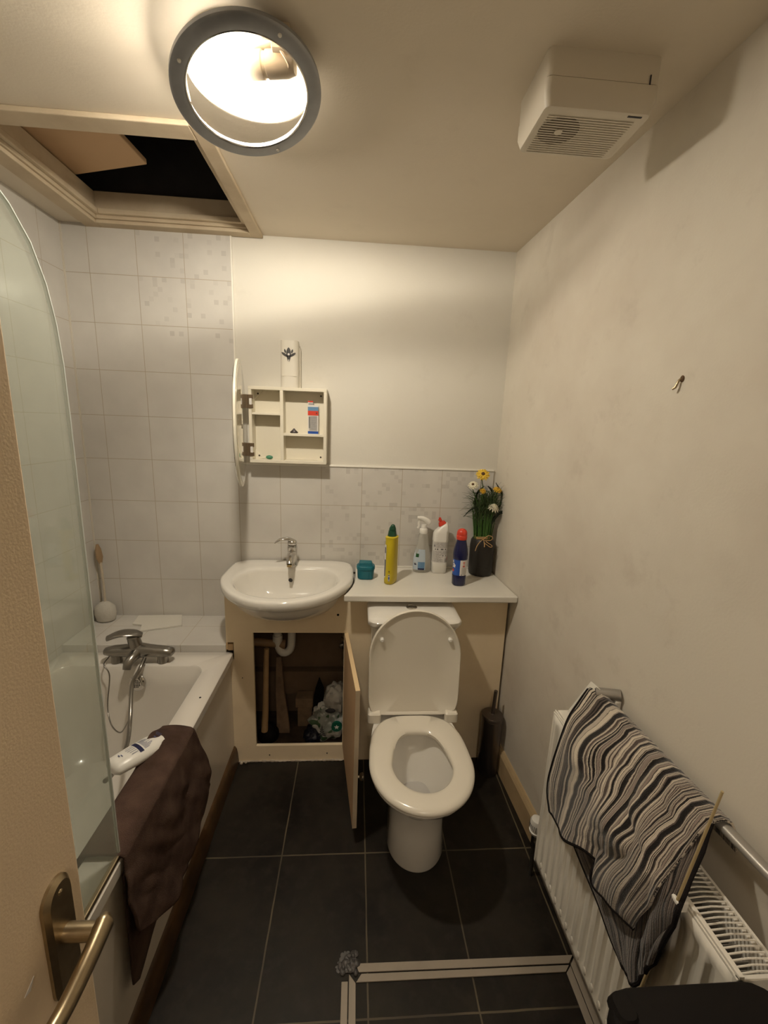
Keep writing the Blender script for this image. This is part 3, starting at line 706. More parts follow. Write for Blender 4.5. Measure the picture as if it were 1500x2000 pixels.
b = MB(); b.cyl((.44, 2.0, .575), (.60, 2.0, .575), .0075); b.cyl((.525, 2.0, .60), (.525, 1.99, .40), .0075); b.cyl((.525, 1.99, .53), (.525, 1.99, .49), .014, n=6)
b.build('pipe', M['brass'], vl, smooth=30)
b = MB(); b.cyl((.525, 1.985, .51), (.522, 1.945, .51), .008); b.ell((.520, 1.94, .51), (.016, .008, .016), 14, 8); b.build('handle', M['dullchrome'], vl)
b = MB(); b.loft([[(x+dx, y+dy, z) for dx, dy in ((-w, -.012), (w, -.012), (w, .012), (-w, .012))] for x, y, z, w in ((.228, 1.90, FZ, .034), (.222, 1.92, .12, .030), (.205, 1.95, .25, .022), (.196, 1.98, .43, .013))])
o = b.build('wooden_offcut', mat('grimy wood', (.25, .17, .11), .9, noise_amt=.7, noise_scale=25, bump=.8, bump_scale=80), loc=(.21, 1.93, FZ), smooth=20, bevel=.003); tag(o, 'long grimy wooden offcut leaning beside the plunger in the cupboard', 'wood offcut')
b = MB(); b.box(.285, .375, 1.93, 2.0, .165, .215)
b.box(.295, .37, 1.935, 1.995, .05, .165)
o = b.build('brick_stack', mat('dusty brick', (.26, .18, .11), .95, noise_amt=.6, noise_scale=30, bump=1, bump_scale=90), loc=(.33, 1.96, FZ), smooth=0, bevel=.004); tag(o, 'dusty brick lump behind the carrier bag in the cupboard', 'brick')
b = MB().prism([(.362, 1.92, FZ), (.43, 1.92, FZ), (.43, 1.935, .27), (.405, 1.94, .33), (.385, 1.935, .27)], (0, .012, 0))
o = b.build('black_board', M['black'], loc=(.40, 1.93, FZ), smooth=0, bevel=.002); tag(o, 'black pointed panel leaning upright behind the carrier bag', 'panel')
# crumpled carrier bags
bag = thing('carrier_bag', 'crumpled white and green carrier bag stuffed at the right of the cupboard', 'carrier bag', (.46, 1.865, FZ))
mb_ = mat('bag film', (.62, .64, .60), .35, spec=.6); t_ = NT(mb_); p_, x_ = t_.pos()
c_ = t_.mix(t_.range(t_.noise(p_, 13, 2), .50, .53), (.60, .61, .58), (.27, .29, .26))
c_ = t_.mix(t_.math('MULTIPLY', t_.range(t_.noise(p_, 22, 1), .60, .62), t_.math('LESS_THAN', x_[2], .26)), c_, (.05, .11, .05))
t_.nt.links.new(c_, t_.b.inputs['Base Color'])
def crump(c, r, seed, zmin=FZ, amp=.30):
    b = MB(); rings = []
    for j in range(27):
        a = -PI/2+PI*j/26; a = max(-PI/2+.03, min(PI/2-.03, a)); ring = []
        for i in range(40):
            q = 2*PI*i/40; d = Vector((math.cos(a)*math.cos(q), math.cos(a)*math.sin(q), math.sin(a)))
            k = 1+amp*(abs(noise.noise(d*2.2+Vector((seed, 0, 0))))*1.3-.2)+.05*abs(noise.noise(d*5+Vector((0, seed, 0))))-.04
            p = Vector((c[0]+d.x*r[0]*k, c[1]+d.y*r[1]*k, max(zmin, c[2]+d.z*r[2]*k))); ring.append(p)
        rings.append(ring)
    return b.loft(rings)
lower = crump((.462, 1.880, .130), (.098, .075, .092), 2.0).build('lower_bundle', mb_, bag, smooth=30)
mgy = mat('bag film grey', (.42, .40, .36), .35, noise_amt=.9, noise_scale=9, col2=(.62, .61, .57))
upper = crump((.500, 1.890, .250), (.068, .055, .078), 5.0, zmin=.16).build('upper_bundle', mgy, bag, smooth=30)
def front_disc(b, cx, cz, r, y, n=24): b.cyl((cx, y, cz), (cx, y+.012, cz), r, n=n)
b = MB(); front_disc(b, .503, .152, .026, 1.802); dsk = b.build('green_logo_disc', mat('logo green', (.0, .09, .05), .4), bag, smooth=30)
b = MB(); st = []
for k in range(10):
    a = PI/2+PI*k/5; r = .013 if k % 2 == 0 else .0055; st.append((.503+r*math.cos(a), 1.8012, .152+r*math.sin(a)))
b.prism(st, (0, -.0008, 0)); b.build('white_star', M['label'], dsk, smooth=0)
b = MB()
for k in range(4):
    w = .007+.0045*k; z = .145-.011*k; x = .432
    b.prism([(x-w, 1.799, z-.004), (x, 1.799, z+.004), (x+w, 1.799, z-.004), (x+w*.8, 1.799, z-.008), (x, 1.799, z-.001), (x-w*.8, 1.799, z-.008)], (0, -.0008, 0))
b.prism([(.429, 1.799, .150), (.432, 1.799, .170), (.435, 1.799, .150)], (0, -.0008, 0))
b.build('black_tree_print', M['ink'], bag, smooth=0)
b = MB(); b.ell((.470, 1.830, .222), (.026, .006, .012), 16, 8); b.build('black_print', M['ink'], bag)
o = crump((.385, 1.845, .075), (.045, .05, .05), 8.0).build('dark_bundle', mat('dark blue film', (.008, .010, .022), .4), loc=(.385, 1.845, FZ), smooth=30); tag(o, 'dark crumpled bag on the cupboard base left of the white bag', 'bag')

# ---------------------------------------------------------------- toilet
TX = .828
toilet = thing('toilet', 'white close-coupled toilet with its lid raised', 'toilet', (TX, 1.45, 0))
def dring(cx, yb, yf, hw, z, n=64, hb=None):       # D-shaped ring: square-ish back at yb, round front at yf
    out = []; ym = yf+hw*1.12
    hb = hb or hw
    for i in range(n):
        a = 2*PI*i/n; c, q = math.cos(a), math.sin(a)
        if q < 0: out.append((cx+hw*c, ym+(ym-yf)*q, z))
        else:
            e = 3.4; xx = math.copysign(abs(c)**(2/e), c); yy = abs(q)**(2/e)
            out.append((cx+lerp(hw, hb, yy)*xx, ym+(yb-ym)*yy, z))
    return out
b = MB()
b.loft([dring(.834, 1.52, 1.225, .108, 0, hb=.10), dring(.834, 1.52, 1.222, .110, .01, hb=.10), dring(.834, 1.55, 1.235, .104, .12, hb=.10), dring(.833, 1.60, 1.235, .110, .22, hb=.11),
        dring(.831, 1.62, 1.20, .130, .29, hb=.12), dring(TX, 1.62, 1.135, .160, .345, hb=.15), dring(TX, 1.62, 1.09, .180, .385, hb=.17), dring(TX, 1.62, 1.080, .184, .402, hb=.175),
        dring(TX, 1.62, 1.084, .181, .410, hb=.172), dring(TX, 1.48, 1.125, .140, .410, hb=.10), dring(TX, 1.465, 1.135, .128, .405, hb=.09), dring(TX, 1.468, 1.13, .130, .385, hb=.095), dring(TX, 1.462, 1.145, .124, .375, hb=.09),
        dring(TX, 1.44, 1.17, .108, .32, hb=.08), dring(TX, 1.41, 1.21, .08, .25, hb=.06), dring(TX, 1.39, 1.26, .050, .20, hb=.04), dring(TX, 1.385, 1.29, .035, .19, hb=.03)], True, True)
pan = b.build('pan', M['porcelain'], toilet, smooth=55)
MB().loft([dring(TX, 1.40, 1.235, .066, .2250, hb=.05)], True, False).build('water', mat('water', (.55, .53, .50), .03, coat=1), toilet, smooth=0)
for dx, dz in ((-.02, .397), (-.008, .388)): MB().ell((TX+dx, 1.466, dz), (.0025, .002, .0035), 8, 6).build('speck', M['dark'], pan)
# seat ring
def seat(z, o=0.0): return dring(TX, 1.512, 1.068-o, .188+o, z, n=80, hb=.180+o)
def hole(z, o=0.0): return dring(TX+.003, 1.425+o, 1.150-o, .106+o, z, n=80, hb=.082+o)
b = MB(); b.loft([hole(.413, .004), seat(.413, -.006), seat(.418, 0), seat(.426, 0), seat(.434, -.006), seat(.4375, -.020), hole(.4375, .020), hole(.434, .008), hole(.427, .001), hole(.413, .004)], False, False)
st = b.build('seat', M['seatplastic'], toilet, smooth=60)
# lid, raised and leaning back on the cistern
hy0, hz0 = 1.522, .436; top = Vector((0, 1.552, .889)); base = Vector((0, hy0, hz0)); ld = (top-base).normalized(); LL = (top-base).length; ln = Vector((0, -ld.z, ld.y))  # face normal toward camera
def lring(s, off, n=80):
    out = []; cv_ = LL*.52
    for i in range(n):
        a = 2*PI*i/n; c, q = math.cos(a), math.sin(a); hw = .188
        if q > 0: x = hw*c; v = (LL-hw*1.05)+hw*1.05*q
        else:
            e = 9; x = hw*math.copysign(abs(c)**(2/e), c); v = (LL-hw*1.05)*(1-abs(q)**(2/e))
        x *= s; v = cv_+(v-cv_)*(1-(1-s)*.75)
        p = base+ld*v+ln*off; out.append((TX+x, p.y, p.z))
    return out
b = MB(); b.loft([lring(.97, -.010), lring(1.0, -.008), lring(1.0, .004), lring(.985, .007), lring(.96, .006), lring(.93, -.001), lring(.5, -.004), lring(.1, -.004)], True, True)
lid = b.build('lid', M['seatplastic'], toilet, smooth=50)
for sx_ in (-.138, .140):
    p = base+ld*(LL*.725)+Vector((TX+sx_, 0, 0)); MB().sweep([p-ln*.003, p+ln*.008, p+ln*.012], [.0085, .0085, .005], n=16).build('lid_buffer', M['white'], lid)
for sx_ in (-.160, .160):
    b = MB(); b.loft([rrect(TX+sx_-.027, TX+sx_+.027, 1.500, 1.553, .010, z, 3) for z in (.412, .448)]+[rrect(TX+sx_-.022, TX+sx_+.022, 1.506, 1.548, .010, .454, 3)]); b.build('hinge_block', M['seatplastic'], toilet, smooth=40)
# cistern
def cring(x0, x1, y0, y1, z, bow=.012, n=20):
    out = [(x1, y1, z), (x0, y1, z)]
    for i in range(n+1):
        t = i/n; x = lerp(x0, x1, t); k = 1-(2*t-1)**2
        edge = .022*(1-min(1, min(t, 1-t)/.09))**2
        out.append((x, y0-bow*k+edge, z))
    return out
cx0, cx1 = .652, 1.006
b = MB(); b.loft([cring(.700, .960, 1.60, 1.752, .40), cring(.672, .988, 1.605, 1.756, .46), cring(.655, 1.003, 1.60, 1.758, .60), cring(cx0, cx1, 1.590, 1.758, .785)])
b.build('cistern', M['porcelain'], toilet, smooth=50)
b = MB(); b.loft([cring(cx0+.001, cx1-.001, 1.585, 1.760, .786), cring(.642, 1.016, 1.578, 1.760, .790), cring(.641, 1.017, 1.576, 1.760, .800), cring(.634, 1.022, 1.568, 1.760, .806), cring(.633, 1.023, 1.566, 1.760, .824), cring(.640, 1.017, 1.574, 1.758, .832), cring(.668, .992, 1.600, 1.755, .836)])
cl = b.build('cistern_lid', M['porcelain'], toilet, smooth=50)
b = MB().lathe([(.024, 0), (.024, .003), (.019, .005), (.018, .003), (.010, .002), (.0095, .005), (.001, .006)], (.825, 1.692, .836), 28); b.build('flush_button', M['chrome'], cl, smooth=40)

# toilet brush
tb = thing('toilet_brush', 'dark steel toilet brush holder in the corner right of the toilet', 'toilet brush', (1.236, 1.690, 0))
b = MB().lathe([(.047, 0), (.049, .004), (.049, .285), (.047, .287)], (1.234, 1.690, 0), 40); b.build('holder', M['steel'], tb, smooth=40)
b = MB().lathe([(.050, .287), (.0505, .300), (.048, .304), (.012, .306), (.010, .310), (.001, .310)], (1.234, 1.690, 0), 40); b.build('lid', M['steel'], tb, smooth=40)
b = MB().cyl((1.235, 1.690, .305), (1.240, 1.690, .425), .0085, n=18); b.build('handle', M['steel'], tb)
# ---------------------------------------------------------------- things on the worktop
def arc(b, cx, cy, rx, ry, a0, a1, z0, z1, e=2.0, n=12, o=.0007, rot=0):
    G = []
    for z, k in ((z0, 1), (z1, 1)):
        row = []
        for i in range(n+1):
            t = math.radians(lerp(a0, a1, i/n)); c, q = math.cos(t), math.sin(t)
            x = (rx+o)*math.copysign(abs(c)**(2/e), c); y = (ry+o)*math.copysign(abs(q)**(2/e), q)
            row.append((cx+x*math.cos(rot)-y*math.sin(rot), cy+x*math.sin(rot)+y*math.cos(rot), z))
        G.append(row)
    b.grid(G)
# teal container with a lid
tc = thing('teal_pot', 'small squat teal plastic pot with a lid beside the basin', 'container', (.626, 1.905, ZC))
cx, cy = .626, 1.905
b = MB(); b.loft([sring(cx, cy, ZC+z, rx, ry, 40, 2.8) for z, rx, ry in ((0, .034, .027), (.004, .038, .031), (.045, .041, .034), (.048, .041, .034))]); bd_ = b.build('pot', M['teal'], tc, smooth=40)
b = MB(); b.loft([sring(cx, cy, ZC+z, rx, ry, 40, 2.8) for z, rx, ry in ((.048, .044, .037), (.062, .044, .037), (.066, .041, .034))])
b.loft([[(x, y, ZC+.066+.006-.004*abs(x-cx)/.03) if k else (x, y, ZC+.064) for x, y, _ in rrect(cx-.034, cx+.036, cy-.028, cy+.028, .01, 0, 4)] for k in (0, 1)])
b.hexa([(cx-.034, cy-.02, ZC+.066), (cx+.034, cy-.02, ZC+.066), (cx+.034, cy+.02, ZC+.066), (cx-.034, cy+.02, ZC+.066)], [(cx-.030, cy-.016, ZC+.082), (cx+.028, cy-.016, ZC+.080), (cx+.028, cy+.018, ZC+.082), (cx-.030, cy+.018, ZC+.084)])
b.build('lid', M['teal'], tc, smooth=40, bevel=.002)
b = MB(); arc(b, cx, cy, .0405, .0335, -75, -50, ZC+.006, ZC+.044, 2.8, o=.001); b.build('front_tab', M['teal'], bd_)
# yellow bottle seen from its narrow side
yb = thing('yellow_cleaner_bottle', 'tall narrow yellow bottle with a dark green cap on the worktop', 'bottle', (.742, 1.853, ZC))
cx, cy = .742, 1.853; ro = math.radians(62)
b = MB(); b.loft([sring(cx, cy, ZC+z, rx, ry, 40, 2.6, ro) for z, rx, ry in ((0, .034, .020), (.005, .040, .0245), (.03, .042, .0255), (.12, .040, .0245), (.195, .0385, .0245), (.208, .034, .0255), (.222, .036, .027), (.226, .030, .022))])
bd_ = b.build('body', M['yellow'], yb, smooth=50)
b = MB(); b.loft([sring(cx, cy, ZC+z, rx, ry, 30, 2, ro) for z, rx, ry in ((.226, .024, .021), (.250, .019, .017), (.2505, .012, .012))]); b.sweep(bez([(cx, cy, ZC+.245), (cx+.001, cy-.002, ZC+.262), (cx+.002, cy-.006, ZC+.280)], 4), [.012, .015, .016, .016, .015, .013, .011, .009, .004], n=18)
b.build('cap', M['green'], yb, smooth=45)
def arcs(b, spec, cx, cy, rx, ry, e, ro):
    for a0, a1, z0, z1 in spec: arc(b, cx, cy, rx, ry, a0, a1, ZC+z0, ZC+z1, e, 5, .0011, ro)
b = MB(); arc(b, cx, cy, .0412, .0250, -262, -195, ZC+.028, ZC+.190, 2.6, 14, .0006, ro); lb = b.build('front_label', M['label'], bd_)
b = MB(); arcs(b, [(-214, -200, .150, .178), (-212, -198, .040, .12)], cx, cy, .0412, .0250, 2.6, ro); b.build('label_print', M['ink'], lb)
a_ = -166
b = MB(); arc(b, cx, cy, .0415, .0253, a_-7, a_+9, ZC+.018, ZC+.050, 2.6, 6, .0008, ro); w_ = b.build('side_mark', M['label'], bd_)
b = MB(); arcs(b, [(a_-5, a_+7, .026, .040)], cx, cy, .0415, .0253, 2.6, ro); b.build('blue_roundel', M['blue'], w_)
for q_ in ((a_-6, a_+8, .0195, .0225), (a_-6, a_+8, .044, .048), (a_-4, a_+4, .062, .068)):
    b = MB(); arcs(b, [q_], cx, cy, .0415, .0253, 2.6, ro); b.build('side_print', M['ink'], bd_)
# clear spray bottle
sb = thing('spray_bottle', 'clear trigger spray bottle with a white nozzle against the splashback', 'spray bottle', (.912, 2.005, ZC))
mcl = mat('clear plastic', (.62, .60, .54), .12, alpha=.42)
cx, cy = .912, 2.005
b = MB(); b.loft([sring(cx, cy, ZC+z, rx, ry, 40, 2.4) for z, rx, ry in ((0, .040, .022), (.005, .045, .026), (.05, .046, .027), (.10, .040, .025), (.15, .028, .021), (.19, .023, .019), (.200, .018, .017), (.206, .0165, .0165))])
bd_ = b.build('bottle', mcl, sb, smooth=50)
b = MB(); G = []
zs = [(.016, .0465, .0275), (.04, .047, .0278), (.07, .0460, .0272), (.10, .0405, .0256), (.122, .0345, .0235)]
for z, rx, ry in zs: G.append([(cx+(rx+.0006)*math.cos(t), cy+(ry+.001)*math.sin(t)*1.02, ZC+z) for t in [math.radians(lerp(-165, -75, i/14)) for i in range(15)]])
b.grid(G); lb = b.build('front_label', mat('pale blue label', (.50, .58, .66), .4), bd_)
def lpatch(b, zlo, zhi, a0, a1, o=.002):
    G = []
    for i in range(4):
        z = lerp(zlo, zhi, i/3); k = 0
        while k < len(zs)-2 and zs[k+1][0] < z: k += 1
        f = (z-zs[k][0])/(zs[k+1][0]-zs[k][0]); rx = lerp(zs[k][1], zs[k+1][1], f); ry = lerp(zs[k][2], zs[k+1][2], f)
        G.append([(cx+(rx+o)*math.cos(t), cy+(ry+o)*math.sin(t)*1.02, ZC+z) for t in [math.radians(lerp(a0, a1, j/6)) for j in range(7)]])
    b.grid(G)
b = MB(); lpatch(b, .020, .058, -120, -78, .0014); b.build('blue_panel', M['skyblue'], lb)
b = MB(); lpatch(b, .082, .100, -142, -118, .0018); b.build('green_logo', mat('logo leaf green', (.02, .10, .03), .4), lb)
b = MB(); lpatch(b, .018, .026, -118, -80, .0022); lpatch(b, .042, .048, -146, -130, .0022); b.build('dark_print', M['navy'], lb)
b = MB(); b.lathe([(.0185, .200), (.0195, .204), (.0195, .222), (.016, .226)], (cx, cy, ZC), 28)
b.sweep([(cx, cy, ZC+.222), (cx, cy, ZC+.245)], [.0145, .013], [.0125, .012], n=18)
b.sweep(bez([(cx+.030, cy, ZC+.248), (cx+.014, cy, ZC+.264), (cx-.012, cy, ZC+.277), (cx-.034, cy, ZC+.279)], 5), [.006]+[.0115]*15, [.008, .012, .0135, .014, .014, .014, .0135, .013, .0125, .012, .011, .010, .0095, .009, .0085, .008], n=18)
sp_ = b.build('spray_head', M['white'], sb, smooth=45)
b = MB(); b.sweep(bez([(cx-.020, cy, ZC+.268), (cx-.026, cy, ZC+.252), (cx-.024, cy, ZC+.236), (cx-.030, cy, ZC+.226)], 4), .0038, .006, n=10); b.build('trigger', M['white'], sb)
b = MB().cyl((cx, cy, ZC+.01), (cx, cy, ZC+.20), .0025, n=8); b.build('dip_tube', M['label'], sb)
# white toilet cleaner bottle with angled red cap
wb = thing('white_cleaner_bottle', 'white cleaner bottle with a red angled nozzle cap, its label facing forward', 'bottle', (1.000, 2.000, ZC))
cx, cy = .998, 2.000
def ang(z, rx, ry, dx, sl): return [(x+dx, y, z+ZC+sl*(x-cx)) for x, y, _ in sring(cx, cy, 0, rx, ry, 44, 3.2)]
b = MB(); b.loft([ang(0, .034, .024, 0, 0), ang(.005, .038, .028, 0, 0), ang(.055, .0385, .0285, 0, 0), ang(.056, .037, .027, 0, 0), ang(.165, .037, .027, 0, 0), ang(.166, .0385, .0285, 0, 0), ang(.205, .0375, .0275, .001, 0.02), ang(.228, .033, .025, .004, .35), ang(.247, .020, .017, .010, .6), ang(.250, .015, .014, .010, .6)])
bd_ = b.build('body', M['white'], wb, smooth=45)
b = MB(); b.loft([ang(.249, .0175, .0155, .006, .6), ang(.262, .014, .012, .000, .5), ang(.2625, .007, .007, -.003, .5), ang(.283, .0050, .005, -.010, .3), ang(.284, .002, .002, -.010, .3)]); b.box(cx-.016, cx-.004, cy-.008, cy+.008, ZC+.268, ZC+.273)
b.build('cap', M['red'], wb, smooth=35)
b = MB(); arc(b, cx, cy, .037, .027, -160, -22, ZC+.057, ZC+.164, 3.2, 18, .0006); lb = b.build('back_label', M['label'], bd_)
b = MB(); random.seed(11)
for k in range(26):
    z = .159-.0038*k
    if .118 < z < .136: continue
    a = -150
    a_end = -40 if z > .10 else random.choice([-95, -80, -88])
    while a < a_end:
        w = random.uniform(6, 22); arc(b, cx, cy, .037, .027, a, min(a+w, a_end), ZC+z, ZC+z+.0011, 3.2, 2, .0013); a += w+3
for k in range(9): arc(b, cx, cy, .037, .027, -66+k*3.6, -66+k*3.6+random.choice([1.2, 2.0]), ZC+.060, ZC+.080, 3.2, 1, .0013)
for a in (-130, -110, -90, -68): arc(b, cx, cy, .037, .027, a, a+10, ZC+.124, ZC+.131, 3.2, 2, .0013)
arc(b, cx, cy, .037, .027, -142, -130, ZC+.140, ZC+.150, 3.2, 2, .0013)
for a in (-84, -62): arc(b, cx, cy, .037, .027, a, a+7, ZC+.092, ZC+.098, 3.2, 2, .0013)
b.build('label_print', mat('grey print', (.16, .15, .15), .5), lb)
b = MB(); arc(b, cx, cy, .037, .027, -33, -23, ZC+.070, ZC+.088, 3.2, 2, .0014); b.build('red_mark', M['red'], lb)
b = MB().box(cx+.0200, cx+.0250, cy-.0288, cy-.0270, ZC+.17, ZC+.222); b.build('moulded_rib', M['white'], bd_, smooth=0, bevel=.001)
# navy bottle with red cap
nb = thing('navy_cleaner_bottle', 'navy blue bottle with an orange-red cap on the worktop in front of the vase', 'bottle', (1.062, 1.835, ZC))
cx, cy = 1.062, 1.835
pf = ((0, .026, .024), (.005, .031, .028), (.05, .032, .029), (.053, .031, .028), (.125, .031, .028), (.128, .033, .029), (.15, .034, .030), (.175, .031, .028), (.205, .024, .023), (.222, .021, .020))
b = MB(); b.loft([sring(cx, cy, ZC+z, rx, ry, 40, 2.3) for z, rx, ry in pf]); bd_ = b.build('body', M['navy'], nb, smooth=45)
b = MB(); b.lathe([(.0235, .220), (.0245, .224), (.0245, .238), (.023, .240), (.024, .243), (.023, .254), (.019, .263), (.010, .269), (.001, .270)], (cx, cy, ZC), 32); b.build('cap', M['red'], nb, smooth=40)
b = MB(); arc(b, cx, cy, .031, .028, -185, -95, ZC+.052, ZC+.126, 2.3, 14, .0006); lb = b.build('blue_label', M['blue'], bd_)
b = MB(); arc(b, cx, cy, .031, .028, -97, -20, ZC+.052, ZC+.126, 2.3, 14, .0010); l2 = b.build('white_label', M['label'], bd_)
b = MB()
for z in (.115, .108, .098, .094): arc(b, cx, cy, .031, .028, -80, -60, ZC+z, ZC+z+.003, 2.3, 2, .0015)
b.build('red_print', M['red'], l2)
b = MB(); random.seed(5)
for k in range(14): arc(b, cx, cy, .031, .028, -88, random.uniform(-50, -38), ZC+.060+k*.0022, ZC+.0606+k*.0022, 2.3, 4, .0015)
arc(b, cx, cy, .031, .028, -90, -78, ZC+.053, ZC+.058, 2.3, 3, .0015); arc(b, cx, cy, .031, .028, -64, -54, ZC+.053, ZC+.058, 2.3, 3, .0015)
b.build('small_print', mat('grey print two', (.3, .28, .27), .5), l2)
b = MB()
for a0, a1, z0, z1 in ((-180, -160, .112, .121), (-170, -150, .100, .109), (-175, -140, .089, .096), (-160, -138, .096, .103)): arc(b, cx, cy, .031, .028, a0, a1, ZC+z0, ZC+z1, 2.3, 4, .0013)
b.build('white_flash', M['label'], lb)
b = MB(); arc(b, cx, cy, .031, .028, -180, -155, ZC+.068, ZC+.080, 2.3, 4, .0013); b.build('red_spot', M['red'], lb)

# ---------------------------------------------------------------- vase and bouquet
vx, vy = 1.208, 1.985
vs = thing('black_vase', 'straight black ceramic vase holding the bouquet at the right end of the worktop', 'vase', (vx, vy, ZC))
b = MB().lathe([(.048, 0), (.056, .004), (.059, .02), (.0595, .15), (.056, .176), (.050, .186), (.046, .187), (.045, .182), (.048, .15), (.048, .02), (.01, .012)], (vx, vy, ZC), 48); b.build('pot', M['vase'], vs, smooth=45)
fb = thing('flower_bouquet', 'artificial bouquet of yellow and cream flowers tied with raffia in the black vase', 'flowers', (vx, vy, ZC+.18))
random.seed(21); b = MB()
for k in range(120):
    a = random.uniform(0, 2*PI); r = .036*math.sqrt(random.random()); x0, y0 = vx+r*math.cos(a), vy+r*math.sin(a)*.7
    sp = random.uniform(1.0, 1.45); h = random.uniform(.10, .22)
    x1, y1 = vx-.004+(x0-vx)*sp*1.25, vy+(y0-vy)*sp
    b.sweep([(x0, y0, ZC+.06), (lerp(x0, x1, .4), lerp(y0, y1, .4), ZC+.20), (x1, y1, ZC+.19+h)], [.0026, .0028, .0012], n=6)
b.build('stem_bundle', M['stem'], fb)
b = MB(); random.seed(33)
for k in range(420):
    a = random.uniform(-PI*1.1, .1*PI) if random.random() < .75 else random.uniform(0, 2*PI); L_ = random.uniform(.08, .19); sp = random.uniform(.03, .115)*(1.25 if math.cos(a) > 0 else 1)
    x0, y0 = vx+random.uniform(-.035, .035), vy+random.uniform(-.025, .02); z0 = ZC+random.uniform(.24, .34)
    ex, ey = x0+math.cos(a)*sp, y0+math.sin(a)*sp*.6; ez = z0+L_*random.uniform(.3, .85)
    ex = min(ex, xr(ey)-.008); ey = min(ey, D-.016)
    mx_, my_ = lerp(x0, ex, .45), lerp(y0, ey, .45)
    b.sweep([(x0, y0, z0), (mx_, my_, z0+L_*.55), (ex, ey, ez)], [.0011, .0010, .0003], n=4)
g_ = b.build('fine_grass', M['grass'], fb, smooth=60); g_['kind'] = 'stuff'
def leaf(name, pts, w, m=M['leafdark']):
    P_ = bez(pts, 7); G = []
    for i, p in enumerate(P_):
        t = i/(len(P_)-1); ww = w*math.sin(PI*min(.97, max(.06, t)))**.6
        tg = (P_[min(i+1, len(P_)-1)]-P_[max(i-1, 0)]).normalized(); sd = tg.cross(Vector((.5, -.8, .1))).normalized()
        G.append([p-sd*ww, p+Vector((0, .002, 0)), p+sd*ww])
    MB().grid(G).build(name, m, fb, smooth=60, solid=.0012)
leaf('strap_leaf', [(vx-.02, vy, ZC+.25), (vx-.052, vy-.005, ZC+.34), (vx-.050, vy-.01, ZC+.41), (vx-.020, vy-.015, ZC+.450)], .008)
leaf('strap_leaf', [(vx+.005, vy, ZC+.25), (vx+.026, vy-.005, ZC+.34), (vx+.024, vy-.01, ZC+.42), (vx-.002, vy-.015, ZC+.452)], .008)
leaf('strap_leaf', [(vx+.02, vy, ZC+.27), (vx+.068, vy-.004, ZC+.35), (vx+.074, vy-.008, ZC+.41), (vx+.038, vy-.012, ZC+.468)], .0065)
leaf('strap_leaf', [(vx-.02, vy-.01, ZC+.27), (vx-.045, vy-.02, ZC+.34), (vx-.080, vy-.03, ZC+.335), (vx-.115, vy-.035, ZC+.300)], .004)
leaf('strap_leaf', [(vx+.02, vy-.01, ZC+.22), (vx+.045, vy-.02, ZC+.29), (vx+.070, vy-.03, ZC+.325), (vx+.105, vy-.04, ZC+.318)], .009)
def flower(name, c, R, nrm, m, petals=16, ctr=None, layers=2, droop=.15, label=None):
    nrm = Vector(nrm).normalized(); u = nrm.cross(Vector((0, 0, 1))).normalized(); v = nrm.cross(u); c = Vector(c)
    b = MB()
    for L_ in range(layers):
        for k in range(petals):
            a = 2*PI*(k+.5*L_)/petals+random.uniform(-.08, .08); r = R*(1-.22*L_)*random.uniform(.9, 1.05); w = r*.26
            d = u*math.cos(a)+v*math.sin(a); s_ = d.cross(nrm); up = nrm*(.004*L_)
            G = []
            for t, ww in ((.12, .35), (.45, .85), (.8, 1), (1.0, .45)):
                p = c+up+d*r*t-nrm*droop*r*t*t; G.append([p-s_*w*ww*.5, p+nrm*.001, p+s_*w*ww*.5])
            b.grid(G)
    f = b.build(name, m, fb, smooth=60, solid=.0008)
    if label: f['label'] = label
    b = MB(); b.ell(c+nrm*.004, (R*.26, R*.26, R*.26), 14, 8); b.build('flower_centre', ctr or mat('dark centre', (.10, .045, .015), .8), f)
    st = MB().sweep([c-nrm*.003, c-nrm*.02+Vector((0, 0, -.015)), Vector((lerp(c.x, vx, .6), lerp(c.y, vy, .6), c.z-.12))], .0022, n=6); st.build('flower_stem', M['stem'], fb)
yel = mat('yellow petals', (.78, .52, .05), .6)
fy_ = 1.945
flower('flower_head', (1.170, fy_, ZC+.510), .034, (-.1, -.75, .6), yel, 16, label='large yellow flower at the top')
flower('flower_head', (1.126, fy_, ZC+.458), .026, (-.3, -.6, .7), M['petalw'], 16, label='cream flower at the left')
flower('flower_head', (1.177, fy_, ZC+.430), .017, (.1, -.7, .6), M['yellow2'], 12, mat('amber centre', (.5, .25, .02), .7), label='small amber flower in the middle')
flower('flower_head', (1.252, fy_+.015, ZC+.437), .024, (.1, -.5, .85), M['yellow2'], 14, mat('amber centre two', (.45, .25, .02), .7), label='amber flower at the right')
flower('flower_head', (1.237, fy_-.01, ZC+.360), .030, (.1, -.6, .8), M['petalw'], 12, mat('cream centre', (.70, .64, .42), .7), layers=3, droop=.6, label='cream ruffled flower low on the right')
b = MB()
for z in (.188, .192, .197): b.sweep([(vx-.002+.038*math.cos(t), vy+.030*math.sin(t), ZC+z+.002*math.sin(3*t)) for t in [2*PI*i/30 for i in range(31)]], .002, n=6)
kx, ky = vx-.008, vy-.038
b.sweep(bez([(kx, ky, ZC+.190), (kx+.02, ky-.012, ZC+.212), (kx+.040, ky-.018, ZC+.205), (kx+.030, ky-.016, ZC+.190), (kx, ky-.005, ZC+.186)], 6), .0019, n=6)
b.sweep(bez([(kx, ky, ZC+.188), (kx+.018, ky-.022, ZC+.178), (kx+.038, ky-.026, ZC+.165), (kx+.030, ky-.024, ZC+.158), (kx+.004, ky-.020, ZC+.175)], 6), .0019, n=6)
